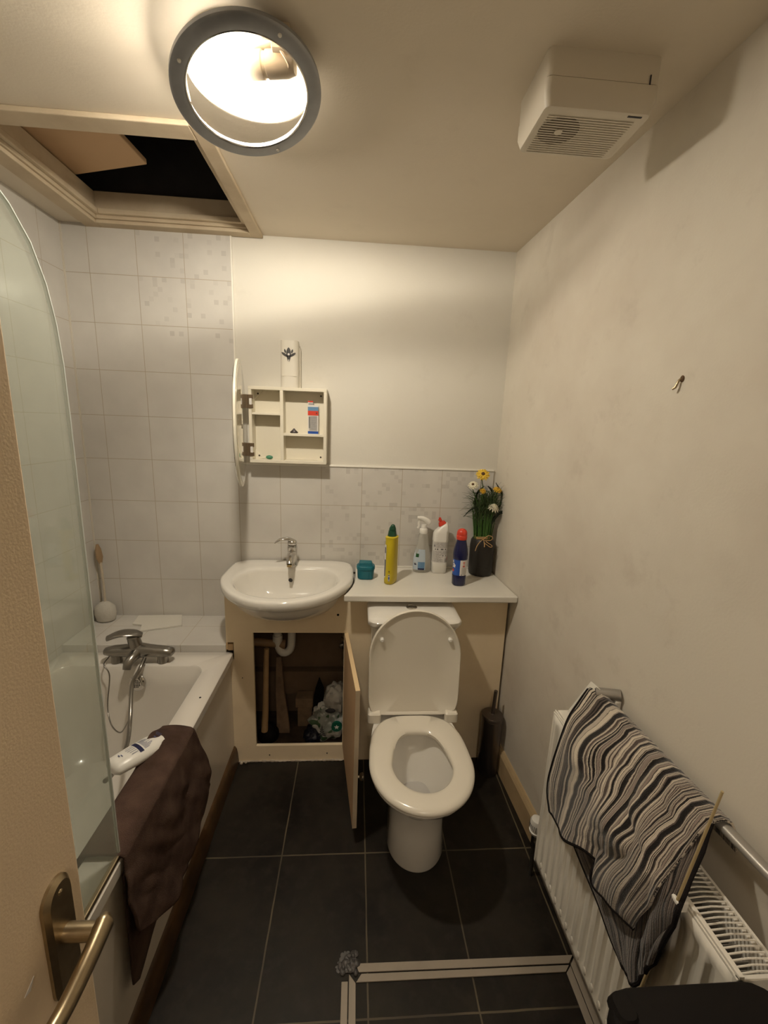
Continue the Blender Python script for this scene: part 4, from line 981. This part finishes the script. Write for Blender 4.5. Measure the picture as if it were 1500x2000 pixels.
b.sweep(bez([(kx, ky, ZC+.190), (kx-.020, ky-.022, ZC+.186), (kx-.036, ky-.026, ZC+.165), (kx-.044, ky-.026, ZC+.138)], 6), .0019, n=6)
b.sweep([(kx, ky-.006, ZC+.188), (kx+.001, ky-.022, ZC+.172), (kx+.001, ky-.024, ZC+.158)], .0026, n=6)
b.build('raffia_tie', M['raffia'], fb)

# ---------------------------------------------------------------- wall cabinet
CX0, CX1, CZ0, CZ1 = .075, .428, 1.418, 1.762; CYF = 1.992; CYB = D-.002; t = .014
cab = thing('wall_cabinet', 'small open cream bathroom cabinet on the wall above the basin', 'cabinet', ((CX0+CX1)/2, D, CZ0))
b = MB(); b.box(CX0, CX1, CYF, CYB, CZ1-t, CZ1); b.box(CX0, CX1, CYF, CYB, CZ0, CZ0+t); b.box(CX0, CX0+t, CYF, CYB, CZ0+t, CZ1-t); b.box(CX1-t, CX1, CYF, CYB, CZ0+t, CZ1-t)
b.box(CX0+t, CX1-t, CYB-.010, CYB, CZ0+t, CZ1-t)
car = b.build('carcass', M['cabw'], cab, smooth=0, bevel=.0012)
mx0 = .216
MB().box(mx0, mx0+.015, CYF+.001, CYB-.010, CZ0+t, CZ1-t).build('divider', M['cabw'], cab, smooth=0, bevel=.001)
MB().box(CX0+t, mx0, CYF+.004, CYB-.010, 1.637, 1.647).build('shelf', M['cabw'], cab, smooth=0, bevel=.001)
SH = 1.558
MB().box(mx0+.015, CX1-t, CYF+.003, CYB-.010, SH-.012, SH).build('shelf', M['cabw'], cab, smooth=0, bevel=.001)
for x, z, sx_, sz_ in ((CX0+t, CZ1-t, 1, -1), (CX1-t, CZ1-t, -1, -1), (CX0+t, CZ0+t, 1, 1), (CX1-t, CZ0+t, -1, 1)):
    y = CYB-.020; br_ = MB().prism([(x, y, z), (x+sx_*.042, y, z), (x, y, z+sz_*.042)], (0, .009, 0)).build('corner_block', M['cabw'], cab, smooth=0)
    MB().cyl((x+sx_*.017, y-.001, z+sz_*.015), (x+sx_*.017, y+.001, z+sz_*.015), .0042, n=14).build('screw', mat('dull screw', (.06, .05, .04), .5, .6), br_)
# oval mirror door, swung open
mh = Vector((.064, CYF-.004)); me_ = Vector((.110, 1.650)); md = (me_-mh).normalized(); mn = Vector((md.y, -md.x)); mn = mn if mn.x > 0 else -mn
mc = mh+md*.162; mzc = 1.592
def mpt(a, r, o, RW=.170, RH=.262): q = mc+md*(RW*r*math.cos(a))+mn*o; return (q.x, q.y, mzc+RH*r*math.sin(a))
AN = [2*PI*i/72 for i in range(72)]
md_ = MB().loft([[mpt(a, r, o) for a in AN] for r, o in ((.97, -.012), (1, -.009), (1, -.001), (.985, 0.0))]).build('mirror_door', mat('cream mirror edge', (.78, .74, .62), .3, coat=.4), cab, smooth=40)
MB().loft([[mpt(a, r, o) for a in AN] for r, o in ((.93, 0.0002), (.93, .0015), (.92, .002))]).build('backing_glass', mat('glossy backing', (.60, .55, .44), .08, .25, coat=1), md_, smooth=40)
MB().loft([[mpt(a, r, o) for a in AN] for r, o in ((.96, -.0121), (.96, -.0135))]).build('mirror_glass', mat('mirror', (.8, .8, .78), .03, 1), md_, smooth=0)
q = mc+mn*.002; MB().ell((q.x+.002, q.y, mzc-.008), (.003, .008, .010), 12, 8).build('door_catch', M['chrome'], md_)
for z in (1.694, 1.478):
    b = MB(); b.box(CX0-.002, CX0+.022, CYF-.004, CYF-.0005, z+.012, z+.030); b.box(CX0-.002, CX0+.022, CYF-.004, CYF-.0005, z-.030, z-.012)
    b.box(CX0-.012, CX0-.0005, CYF-.012, CYF+.020, z-.030, z+.030)
    b.box(CX0-.004, CX0+.004, CYF-.005, CYF-.0005, z-.012, z+.012)
    hg = b.build('hinge', mat('old brass hinge', (.17, .12, .075), .4, .5), cab, smooth=0, bevel=.001)
    MB().box(CX0+.006, CX0+.016, CYF-.0045, CYF-.0012, z-.014, z+.014).build('hinge_plate', M['label'], hg, smooth=0)
# air freshener on top
ad_ = thing('air_freshener', 'white air freshener dispenser with a black lotus emblem on top of the cabinet', 'air freshener', (.262, 2.035, CZ1))
b = MB(); fx = .258; fyc = 2.030
def afr(z, s=1): return [(fx+x*s, y, z) for x, y, _ in [(p[0], p[1], 0) for p in [( .041*math.copysign(abs(math.cos(a))**.55, math.cos(a)), fyc+.032*math.copysign(abs(math.sin(a))**.7, math.sin(a)), 0) for a in [2*PI*i/48 for i in range(48)]]]]
b.loft([afr(CZ1+.001), afr(CZ1+.196), afr(CZ1+.203, .97)])
b.box(fx-.038, fx+.045, fyc+.012, D-.001, CZ1+.001, CZ1+.18)
ab = b.build('casing', mat('cream dispenser plastic', (.70, .66, .57), .4), ad_, smooth=45)
MB().box(fx-.036, fx+.036, fyc-.0325, fyc-.031, CZ1+.049, CZ1+.050).build('seam', mat('seam', (.5, .45, .35), .6), ab, smooth=0)
ec = (fx-.001, CZ1+.142); ye = fyc-.0322
def petal(b, cx, cz, L_, w, ang, y=ye):
    pts = []
    for i in range(20):
        t = 2*PI*i/20; l = L_/2*math.cos(t); ww = w/2*math.sin(t)*(.5+.5*math.sin(abs(t-PI)*.5+.2)) if False else w/2*math.sin(t)*abs(math.sin(t))**.3
        pts.append((cx+l*math.cos(ang)-ww*math.sin(ang), y, cz+l*math.sin(ang)+ww*math.cos(ang)))
    b.prism(pts, (0, -.0008, 0))
b = MB(); petal(b, ec[0], ec[1]+.004, .052, .021, PI/2)
for s in (1, -1):
    petal(b, ec[0]+s*.017, ec[1]-.001, .034, .010, PI/2-s*.98); petal(b, ec[0]+s*.0155, ec[1]+.014, .018, .008, PI/2-s*.3); petal(b, ec[0]+s*.005, ec[1]-.020, .022, .003, PI/2-s*.28)
em = b.build('lotus_emblem', mat('lotus black', (.02, .017, .015), .4), ab, smooth=0)
MB().cyl((ec[0], ye-.0012, ec[1]+.001), (ec[0], ye+.001, ec[1]+.001), .0048, n=16).build('sensor_dot', M['label'], em, smooth=0)
# toothbrush-head pack
pk = thing('blister_pack', 'red white and blue carded pack standing on the cabinet shelf', 'package', (.362, 2.045, SH))
X0, X1 = .337, .386; yp = 2.040
b = MB().prism([(X0, yp, SH), (X1, yp, SH), (X1, yp, SH+.130), (X1-.022, yp, SH+.132), (X1-.026, yp, SH+.150), (X0, yp, SH+.152)], (0, .014, 0)); card = b.build('card', M['label'], pk, smooth=0)
def pp(x0, x1, z0, z1, m, nme, o=.001, par=None): return MB().box(lerp(X0, X1, x0), lerp(X0, X1, x1), yp-o, yp-o+.0008, SH+z0, SH+z1).build(nme, m, par or card, smooth=0)
pp(0, 1, 0, .012, M['blue'], 'blue_band'); pp(0, 1, .106, .124, M['skyblue'], 'blue_band'); pp(0, 1, .085, .106, M['red'], 'red_band'); pp(0, .5, .145, .151, M['red'], 'red_corner')
b = MB(); b.box(lerp(X0, X1, .10), lerp(X0, X1, .20), yp-.003, yp-.001, SH+.026, SH+.078); b.box(lerp(X0, X1, .78), lerp(X0, X1, .88), yp-.0016, yp-.0008, SH+.092, SH+.099)
for k in range(2): b.box(lerp(X0, X1, .06), lerp(X0, X1, .62), yp-.0014, yp-.0006, SH+.134+.005*k, SH+.1355+.005*k)
b.build('black_print', M['ink'], card, smooth=0)
b = MB()
for k in range(7): b.box(lerp(X0, X1, .35), lerp(X0, X1, .6+.3*random.random()), yp-.0014, yp-.0006, SH+.022+.008*k, SH+.0235+.008*k)
b.build('grey_text', mat('pale grey ink', (.42, .42, .45), .5), card, smooth=0)
b = MB(); b.loft([rrect(X0+.004, X1-.004, yp-.010, yp, .003, SH+z, 3) for z in (.014, .082)]); b.build('clear_blister', mat('blister plastic', (.75, .75, .75), .08, alpha=.18), pk, smooth=30)
b = MB(); b.loft([sring(.273, 2.035, SH+z, rx, ry, 24, 2) for z, rx, ry in ((0, .016, .012), (.004, .020, .013), (.010, .014, .010), (.016, .006, .006), (.020, .005, .005), (.022, .002, .002))])
o = b.build('dark_trinket', mat('dark metal bits', (.06, .05, .05), .4, .4), loc=(.273, 2.035, SH), smooth=50); tag(o, 'small dark grey cap lying on the middle cabinet shelf', 'cap')
gt = thing('green_headed_tool', 'small green-headed item with a pale stalk on the cabinet floor', 'toiletry', (.150, 2.035, CZ0+t))
b = MB(); b.ell((.157, 2.030, CZ0+t+.0095), (.017, .011, .0095), 20, 10); b.build('green_head', mat('green head', (.06, .22, .13), .35), gt)
b = MB(); b.sweep([(.112, 2.035, CZ0+t+.004), (.130, 2.033, CZ0+t+.006), (.145, 2.031, CZ0+t+.008)], [.003, .0035, .005], n=10); b.build('stalk', M['cabw'], gt)
# ---------------------------------------------------------------- radiator
rad = thing('radiator', 'white ribbed panel radiator on the right wall', 'radiator', (1.27, .79, .14))
RF, RB, RY0, RY1, RZ0, RZ1 = 1.200, 1.285, .465, 1.108, .195, .768
pit_ = .0335; cols = []; y = RY0+.012
prof = [(0, 0), (.30, 0), (.42, .0085), (.80, .0085), (.92, 0)]
b = MB(); ys = [(RY0, 0), (RY0+.018, 0)]
yy = RY0+.022
while yy < RY1-.040:
    for f, dd_ in prof: ys.append((yy+f*pit_, dd_))
    yy += pit_
ys += [(RY1-.018, 0), (RY1, 0)]
G = []
for z, k in ((RZ0, 0), (RZ0+.018, 0), (RZ0+.040, 1), (.45, 1), (RZ1-.055, 1), (RZ1-.038, 0), (RZ1-.012, 0)):
    G.append([(RF+d_*k, yv, z) for yv, d_ in ys])
b.grid(G); fr_ = b.build('front_panel', M['radiator'], rad, smooth=60, solid=.0015)
b = MB(); b.box(RF+.0, RF+.010, RY0, RY1, RZ1-.012, RZ1-.006); b.box(RF+.002, RF+.006, RY0, RY1, RZ1-.006, RZ1)
b.box(RF-.0015, RF+.012, RY0, RY0+.008, RZ0, RZ1-.006); b.box(RF-.0015, RF+.012, RY1-.008, RY1, RZ0, RZ1-.006)
b.build('front_rim', M['radiator'], fr_, smooth=0, bevel=.0012)
b = MB(); b.box(RB-.014, RB, RY0, RY1, RZ0, RZ1-.008); b.build('rear_panel', M['radiator'], rad, smooth=0, bevel=.002)
for q_ in ((RF+.012, RB-.014, RY1-.010, RY1-.002, RZ0+.02, RZ1-.012), (RF+.012, RB-.014, RY0+.002, RY0+.010, RZ0+.02, RZ1-.012)): MB().box(*q_).build('end_plate', M['radiator'], rad, smooth=0, bevel=.001)
MB().box(RF+.011, RB-.015, RY1-.05, RY1-.001, RZ1-.010, RZ1-.001).build('top_plate', M['radiator'], rad, smooth=0, bevel=.001)
b = MB(); yy = RY0+.006
while yy < RY1-.05:
    b.sweep([(RF+.008, yy, RZ1-.003), (RF+.04, yy+.0008, RZ1-.001), (RB-.004, yy, RZ1-.003)], .0016, n=6); yy += .0085
b.box(RF+.005, RF+.010, RY0, RY1-.045, RZ1-.006, RZ1); b.box(RB-.008, RB-.003, RY0, RY1-.045, RZ1-.006, RZ1)
b.build('top_grille', M['radiator'], rad, smooth=60)
b = MB(); yy = RY0+.012
while yy < RY1-.02:
    b.box(RF+.022, RB-.026, yy, yy+.0012, RZ0+.05, RZ1-.03); yy += .012
b.build('convector_fins', mat('grey convector', (.25, .23, .20), .5), rad, smooth=0)
# bright rounded ends of the ribs along the bottom edge
b = MB(); yy = RY0+.022+.15*pit_
while yy < RY1-.03:
    b.ell((RF-.0005, yy, RZ0+.030), (.003, .0075, .012), 12, 8); yy += pit_
b.build('rib_ends', M['radiator'], fr_, smooth=60)
for y in (.60, 1.0): MB().box(RB, xr(y)-.001, y-.012, y+.012, .25, .65).build('wall_bracket', M['radiator'], rad, smooth=0)
# thermostatic valve
tv = thing('radiator_valve', 'white thermostatic valve at the far foot of the radiator', 'valve', (1.248, 1.205, 0))
vc = Vector((1.248, 1.205, .0))
b = MB(); b.cyl((vc.x, vc.y, .0), (vc.x, vc.y, .15), .0075, n=14); b.cyl((vc.x, vc.y-.095, .158), (vc.x, vc.y, .158), .009, n=14); b.cyl((vc.x, vc.y, .125), (vc.x, vc.y, .188), .013, n=6); b.build('valve_body', M['dullchrome'], tv, smooth=30)
b = MB().lathe([(.013, .180), (.017, .186), (.023, .192), (.024, .200), (.020, .202), (.020, .208), (.0235, .212), (.023, .238), (.019, .247), (.010, .251), (.001, .252)], (vc.x, vc.y, 0), 40); hd = b.build('thermostat_head', M['white'], tv, smooth=40)
b = MB()
for k in range(24):
    a = 2*PI*k/24; c_, s_ = math.cos(a), math.sin(a); b.box(-.1, -.1, 0, 0, 0, 0) if False else b.cyl((vc.x+.0235*c_, vc.y+.0235*s_, .213), (vc.x+.0235*c_, vc.y+.0235*s_, .232), .0009, n=5)
b.build('grip_slots', M['ink'], hd)

# ---------------------------------------------------------------- towel rail over the radiator
rl = thing('towel_rail', 'grey tubular towel rail fixed to the wall above the radiator', 'towel rail', (1.31, .8, .86))
ra, rz_ = 1.292, .862
b = MB()
b.sweep([(ra+.004*0+(1.0-y)*.05, y, rz_) for y in (1.045, .3)], .0125, .010, n=20)
b.build('rail_bar', mat('grey lacquered tube', (.36, .34, .31), .35, .4), rl)
b = MB(); b.sweep([(ra-.012, 1.040, .874), (xr(1.0)-.002, 1.010, .886)], .0155, .0155, n=24); ea = b.build('end_arm', mat('grey lacquered arm', (.30, .28, .25), .35, .4), rl)
MB().cyl((ra-.0135, 1.0408, .8735), (ra-.0118, 1.040, .874), .0125, n=20).build('end_socket', M['ink'], ea, smooth=0)
b = MB(); b.hexa([(1.236, 1.10, .766), (1.244, 1.055, .766), (1.248, 1.055, .766), (1.240, 1.10, .766)], [(1.278, 1.070, .892), (1.284, 1.030, .892), (1.292, 1.034, .886), (1.286, 1.074, .886)])
b.build('support_strap', M['trim_w'], rl, smooth=0, bevel=.002)
b = MB(); b.box(xr(1.03)-.018, xr(1.03)-.002, 1.000, 1.032, .775, .872); b.box(xr(.35)-.05, xr(.35)-.002, .34, .37, .85, .875); b.build('wall_post', M['trim_w'], rl, smooth=0, bevel=.003)

# ---------------------------------------------------------------- striped towel
mst = mat('striped towelling', (.5, .45, .4), .95, spec=.1, sheen=.3); t_ = NT(mst)
uvn = t_.n('ShaderNodeUVMap'); uvn.uv_map = 'UVMap'; sp3 = t_.n('ShaderNodeSeparateXYZ'); t_.nt.links.new(uvn.outputs[0], sp3.inputs[0])
p_, x_ = t_.pos()
n_low = t_.noise(uvn.outputs[0], 2.6, 2)
uu_ = t_.math('ADD', sp3.outputs[0], t_.math('MULTIPLY', t_.math('SUBTRACT', n_low, .5), .06))
uu_ = t_.math('ADD', uu_, t_.math('MULTIPLY', t_.math('SUBTRACT', t_.noise(p_, 260, 2), .5), .004))
n1 = t_.n('ShaderNodeTexNoise'); n1.noise_dimensions = '1D'; n1.inputs['Scale'].default_value = 26; n1.inputs['Detail'].default_value = 1; n1.inputs['Roughness'].default_value = .7; t_.put(uu_, n1.inputs['W'])
cr = t_.n('ShaderNodeValToRGB'); cr.color_ramp.interpolation = 'CONSTANT'; E_ = cr.color_ramp.elements
E_[0].position = 0; E_[0].color = (.012, .010, .010, 1); E_[1].position = .44; E_[1].color = (.085, .066, .058, 1)
for p, c in ((.485, (.46, .40, .33, 1)), (.535, (.03, .024, .022, 1)), (.56, (.60, .53, .43, 1)), (.62, (.022, .018, .017, 1)), (.68, (.26, .21, .18, 1))):
    e_ = E_.new(p); e_.color = c
t_.nt.links.new(n1.outputs[0], cr.inputs[0]); t_.nt.links.new(cr.outputs[0], t_.b.inputs['Base Color'])
t_.bump(t_.math('ADD', t_.math('MULTIPLY', n1.outputs[0], 2.0), t_.noise(p_, 480, 2)), .8, .0025)
mst_dark = mst.copy(); mst_dark.name = 'striped towelling darker'  # same stripes in darker colours, used on the under fold
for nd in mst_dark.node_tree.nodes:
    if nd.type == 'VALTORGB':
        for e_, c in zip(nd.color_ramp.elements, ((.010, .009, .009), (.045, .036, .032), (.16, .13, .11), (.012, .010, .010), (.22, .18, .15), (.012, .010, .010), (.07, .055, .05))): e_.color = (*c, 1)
mhem = mat('black towel hem', (.012, .010, .010), .95, spec=.1, bump=.8, bump_scale=400)
TA=[[(1.271,1.063,0.87),(1.273,0.987,0.872),(1.274,0.919,0.873),(1.274,0.859,0.873),(1.273,0.805,0.873),(1.274,0.756,0.873),(1.275,0.712,0.874),(1.275,0.672,0.874),(1.275,0.634,0.874)],[(1.239,1.045,0.837),(1.243,0.972,0.841),(1.246,0.906,0.844),(1.249,0.847,0.847),(1.249,0.795,0.848),(1.249,0.748,0.847),(1.251,0.705,0.849),(1.252,0.664,0.851),(1.254,0.628,0.852)],[(1.208,1.029,0.804),(1.214,0.957,0.81),(1.219,0.892,0.816),(1.225,0.835,0.822),(1.226,0.785,0.823),(1.225,0.74,0.822),(1.228,0.697,0.824),(1.23,0.658,0.827),(1.233,0.621,0.83)],[(1.181,1.004,0.775),(1.187,0.935,0.782),(1.194,0.874,0.789),(1.203,0.819,0.799),(1.204,0.771,0.8),(1.202,0.729,0.798),(1.205,0.688,0.8),(1.208,0.65,0.804),(1.212,0.615,0.808)],[(1.166,0.996,0.731),(1.166,0.917,0.751),(1.17,0.853,0.764),(1.182,0.802,0.776),(1.184,0.757,0.778),(1.179,0.717,0.774),(1.182,0.677,0.777),(1.187,0.641,0.782),(1.192,0.607,0.786)],[(1.166,1.01,0.666),(1.166,0.93,0.69),(1.166,0.859,0.713),(1.166,0.791,0.748),(1.166,0.746,0.753),(1.166,0.715,0.739),(1.166,0.673,0.747),(1.167,0.632,0.76),(1.171,0.599,0.766)],[(1.166,1.018,0.603),(1.166,0.939,0.63),(1.166,0.868,0.657),(1.166,0.798,0.699),(1.166,0.755,0.704),(1.166,0.728,0.684),(1.166,0.687,0.692),(1.166,0.644,0.709),(1.166,0.606,0.723)],[(1.166,1.012,0.552),(1.166,0.937,0.579),(1.166,0.869,0.606),(1.166,0.8,0.654),(1.166,0.761,0.657),(1.166,0.741,0.628),(1.166,0.701,0.635),(1.166,0.659,0.652),(1.166,0.621,0.668)],[(1.166,0.995,0.512),(1.166,0.927,0.537),(1.166,0.865,0.562),(1.166,0.798,0.613),(1.166,0.764,0.612),(1.166,0.752,0.572),(1.166,0.715,0.577),(1.166,0.674,0.595),(1.166,0.637,0.61)]]
TB=[[(1.178,0.95,0.551),(1.178,0.875,0.652),(1.178,0.81,0.738),(1.199,0.779,0.782),(1.224,0.753,0.809),(1.248,0.728,0.834),(1.263,0.698,0.849),(1.274,0.667,0.861),(1.284,0.638,0.871)],[(1.178,0.905,0.54),(1.178,0.841,0.627),(1.178,0.785,0.703),(1.182,0.738,0.763),(1.204,0.716,0.787),(1.226,0.695,0.81),(1.241,0.671,0.826),(1.252,0.645,0.837),(1.263,0.62,0.848)],[(1.178,0.863,0.529),(1.178,0.809,0.603),(1.178,0.76,0.669),(1.178,0.717,0.726),(1.184,0.681,0.766),(1.205,0.665,0.788),(1.22,0.645,0.803),(1.231,0.624,0.815),(1.241,0.604,0.826)],[(1.178,0.823,0.52),(1.178,0.778,0.581),(1.178,0.737,0.637),(1.178,0.7,0.685),(1.178,0.664,0.728),(1.184,0.637,0.766),(1.199,0.622,0.781),(1.21,0.606,0.793),(1.22,0.59,0.804)],[(1.178,0.786,0.511),(1.178,0.749,0.56),(1.178,0.715,0.605),(1.178,0.683,0.645),(1.178,0.652,0.683),(1.178,0.624,0.727),(1.178,0.6,0.76),(1.19,0.588,0.771),(1.2,0.576,0.783)],[(1.178,0.752,0.501),(1.178,0.723,0.537),(1.178,0.695,0.571),(1.178,0.669,0.602),(1.178,0.643,0.635),(1.178,0.62,0.676),(1.178,0.599,0.709),(1.178,0.58,0.737),(1.179,0.563,0.761)],[(1.178,0.722,0.488),(1.178,0.699,0.513),(1.178,0.676,0.538),(1.178,0.655,0.56),(1.178,0.634,0.586),(1.178,0.615,0.625),(1.178,0.598,0.657),(1.178,0.583,0.685),(1.178,0.569,0.712)],[(1.178,0.692,0.479),(1.178,0.674,0.492),(1.178,0.657,0.506),(1.178,0.641,0.518),(1.178,0.626,0.537),(1.178,0.612,0.572),(1.178,0.598,0.603),(1.178,0.588,0.63),(1.178,0.577,0.658)],[(1.178,0.661,0.475),(1.178,0.65,0.476),(1.178,0.638,0.478),(1.178,0.627,0.479),(1.178,0.616,0.489),(1.178,0.607,0.52),(1.178,0.599,0.548),(1.178,0.592,0.574),(1.178,0.586,0.6)]]

def up(net, n, k=8, fold=0, seed=0, pull=None):
    m = len(net); 
    rows = [bez(r, k) for r in net]; colsn = len(rows[0]); out = [bez([rows[j][i] for j in range(m)], k) for i in range(colsn)]
    G = [[out[i][j] for i in range(colsn)] for j in range(len(out[0]))]
    for j, r in enumerate(G):
        for i, p in enumerate(r):
            v = j/(len(G)-1); u = i/(colsn-1)
            q = Vector((u*3.2+v*1.6, v*2.2-u*1.2, seed)); ed = min(1, u*5, (1-u)*5+.25); d = abs(noise.noise(q))*fold*min(1, v*5)*(.35+.65*ed)+abs(noise.noise(q*2.1))*fold*.25*min(1, v*5)*ed
            d += .0030*math.sin(u*88+v*9)*max(0, 1-v*3)
            r[i] = Vector((p.x-d, p.y, p.z+d*.15))
    return G
def rail_x(y): return ra+(1.0-y)*.05
GA = up(TA, 9, 9, .040, 5.4)
back = []      # over the rail and down behind
for k, (dx, dz) in enumerate(((.028, -.045), (.028, -.025), (.025, -.006), (.018, .010), (.004, .014))):
    row = []
    for p in GA[0]:
        row.append(Vector((rail_x(p.y)-.010+dx, p.y-.004*(4-k), rz_+.004+dz)))
    back.append(row)
st_t = MB().grid(back+GA, uv=True).build('striped_towel', mst, loc=(1.28, .85, .86), smooth=80, solid=.005)
tag(st_t, 'black and cream striped towel hanging over the towel rail in front of the radiator', 'towel')
for nme, edge in (('hem', [r[0] for r in GA]), ('hem', GA[-1])):
    MB().sweep([p+Vector((-.001, 0, 0)) for p in edge], .0042, n=8, cap=True).build(nme, mhem, st_t)
GB = up(TB, 9, 9, .018, 8.7)
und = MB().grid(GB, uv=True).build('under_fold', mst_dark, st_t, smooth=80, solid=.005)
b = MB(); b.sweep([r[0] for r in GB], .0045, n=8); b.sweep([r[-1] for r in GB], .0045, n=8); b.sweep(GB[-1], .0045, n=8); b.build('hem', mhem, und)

# ---------------------------------------------------------------- thin stick and the black bin in the near corner
ck = thing('thin_cane', 'thin yellowish cane standing against the front of the radiator', 'cane', (1.150, .650, 0))
b = MB(); b.sweep([(1.150, .648, .0), (1.172, .600, .50), (1.187, .546, 1.040)], [.0030, .0030, .0022], n=10); b.build('cane', mat('yellow cane', (.46, .36, .19), .5), ck)
b = MB(); b.box(1.176, 1.1985, .566, .584, .752, .776); b.build('clip', M['white'], ck, smooth=0, bevel=.003)
bn = thing('black_bin', 'tall black bin at the near end of the radiator, only its rim in view', 'bin', (1.10, .26, 0))
b = MB(); b.loft([rrect(.98, 1.19, .12, .40, .04, 0, 5), rrect(.95, 1.215, .08, .437, .045, .77, 5), rrect(.944, 1.222, .074, .443, .048, .775, 5), rrect(.944, 1.222, .074, .443, .048, .80, 5), rrect(.948, 1.218, .078, .439, .046, .806, 5), rrect(.975, 1.19, .11, .41, .04, .808, 5)], True, True)
bn_b = b.build('body', M['black'], bn, smooth=40)
b = MB(); b.loft([rrect(.952, .990, .395, .436, .012, .80, 3), rrect(.958, .984, .402, .434, .010, .812, 3)]); b.build('corner_catch', M['black'], bn, smooth=40)

# ---------------------------------------------------------------- rusty hook stub on the right wall
hk = thing('wall_hook', 'small rusty hook stub left in the right wall', 'hook', (xr(.99), .992, 1.734))
wx = xr(.992)
b = MB(); b.sweep([(wx+.001, .992, 1.748), (wx-.006, .993, 1.742), (wx-.010, .996, 1.726), (wx-.014, 1.000, 1.722)], [.0035, .003, .003, .0028], n=10); b.build('hook', M['brass'], hk)
MB().ell((wx-.001, .990, 1.746), (.003, .006, .008), 12, 8).build('hole_plug', mat('rust stain', (.12, .065, .03), .8), hk)

# ---------------------------------------------------------------- pale strips fixed to the floor
sf = thing('floor_strip_frame', 'pale two-band strips forming a frame on the floor tiles near the doorway', 'floor strips', (.9, .5, 0))
ms = mat('pale strip', (.36, .31, .25), .45, noise_amt=.3, noise_scale=18, col2=(.28, .24, .19))
def quad(b, p, z0=.0005, z1=.005): b.hexa([(x, y, z0) for x, y in p], [(x, y, z1) for x, y in p])
b = MB(); quad(b, [(.612, .945), (1.262, .940), (1.284, .960), (.603, .966)]); quad(b, [(.604, .922), (1.242, .920), (1.260, .936), (.620, .941)]); b.build('far_strip', ms, sf, smooth=0, bevel=.0012)
b = MB(); quad(b, [(.560, .02), (.580, .02), (.580, .925), (.561, .925)]); quad(b, [(.583, .02), (.603, .02), (.603, .920), (.583, .942)]); b.build('left_strip', ms, sf, smooth=0, bevel=.0012)
b = MB(); quad(b, [(1.266, .50), (1.286, .50), (1.288, .957), (1.266, .937)]); quad(b, [(1.245, .46), (1.2635, .50), (1.2635, .934), (1.243, .918)]); b.build('right_strip', ms, sf, smooth=0, bevel=.0012)
b = MB(); random.seed(9)
for k in range(26):
    x = .583+random.gauss(0, .013); y = .962+random.gauss(0, .013); b.ell((x, y, .004), (random.uniform(.006, .014), random.uniform(.006, .014), random.uniform(.004, .010)), 10, 6)
o = b.build('adhesive_lump', mat('dirty adhesive', (.045, .042, .040), .35, noise_amt=.8, noise_scale=70, col2=(.14, .13, .125), bump=1, bump_scale=150), loc=(.583, .962, 0)); tag(o, 'dark lump of dried adhesive at the corner of the floor strips', 'adhesive')
b = MB()
for k in range(34):
    a = random.uniform(PI*.35, PI*1.1); r = random.uniform(.022, .036); b.ell((.583+r*math.cos(a), .962+r*math.sin(a), .0012), (random.uniform(.004, .008), random.uniform(.004, .008), .0012), 8, 5)
b.build('adhesive_smear', mat('grey smear', (.12, .115, .11), .7), o)
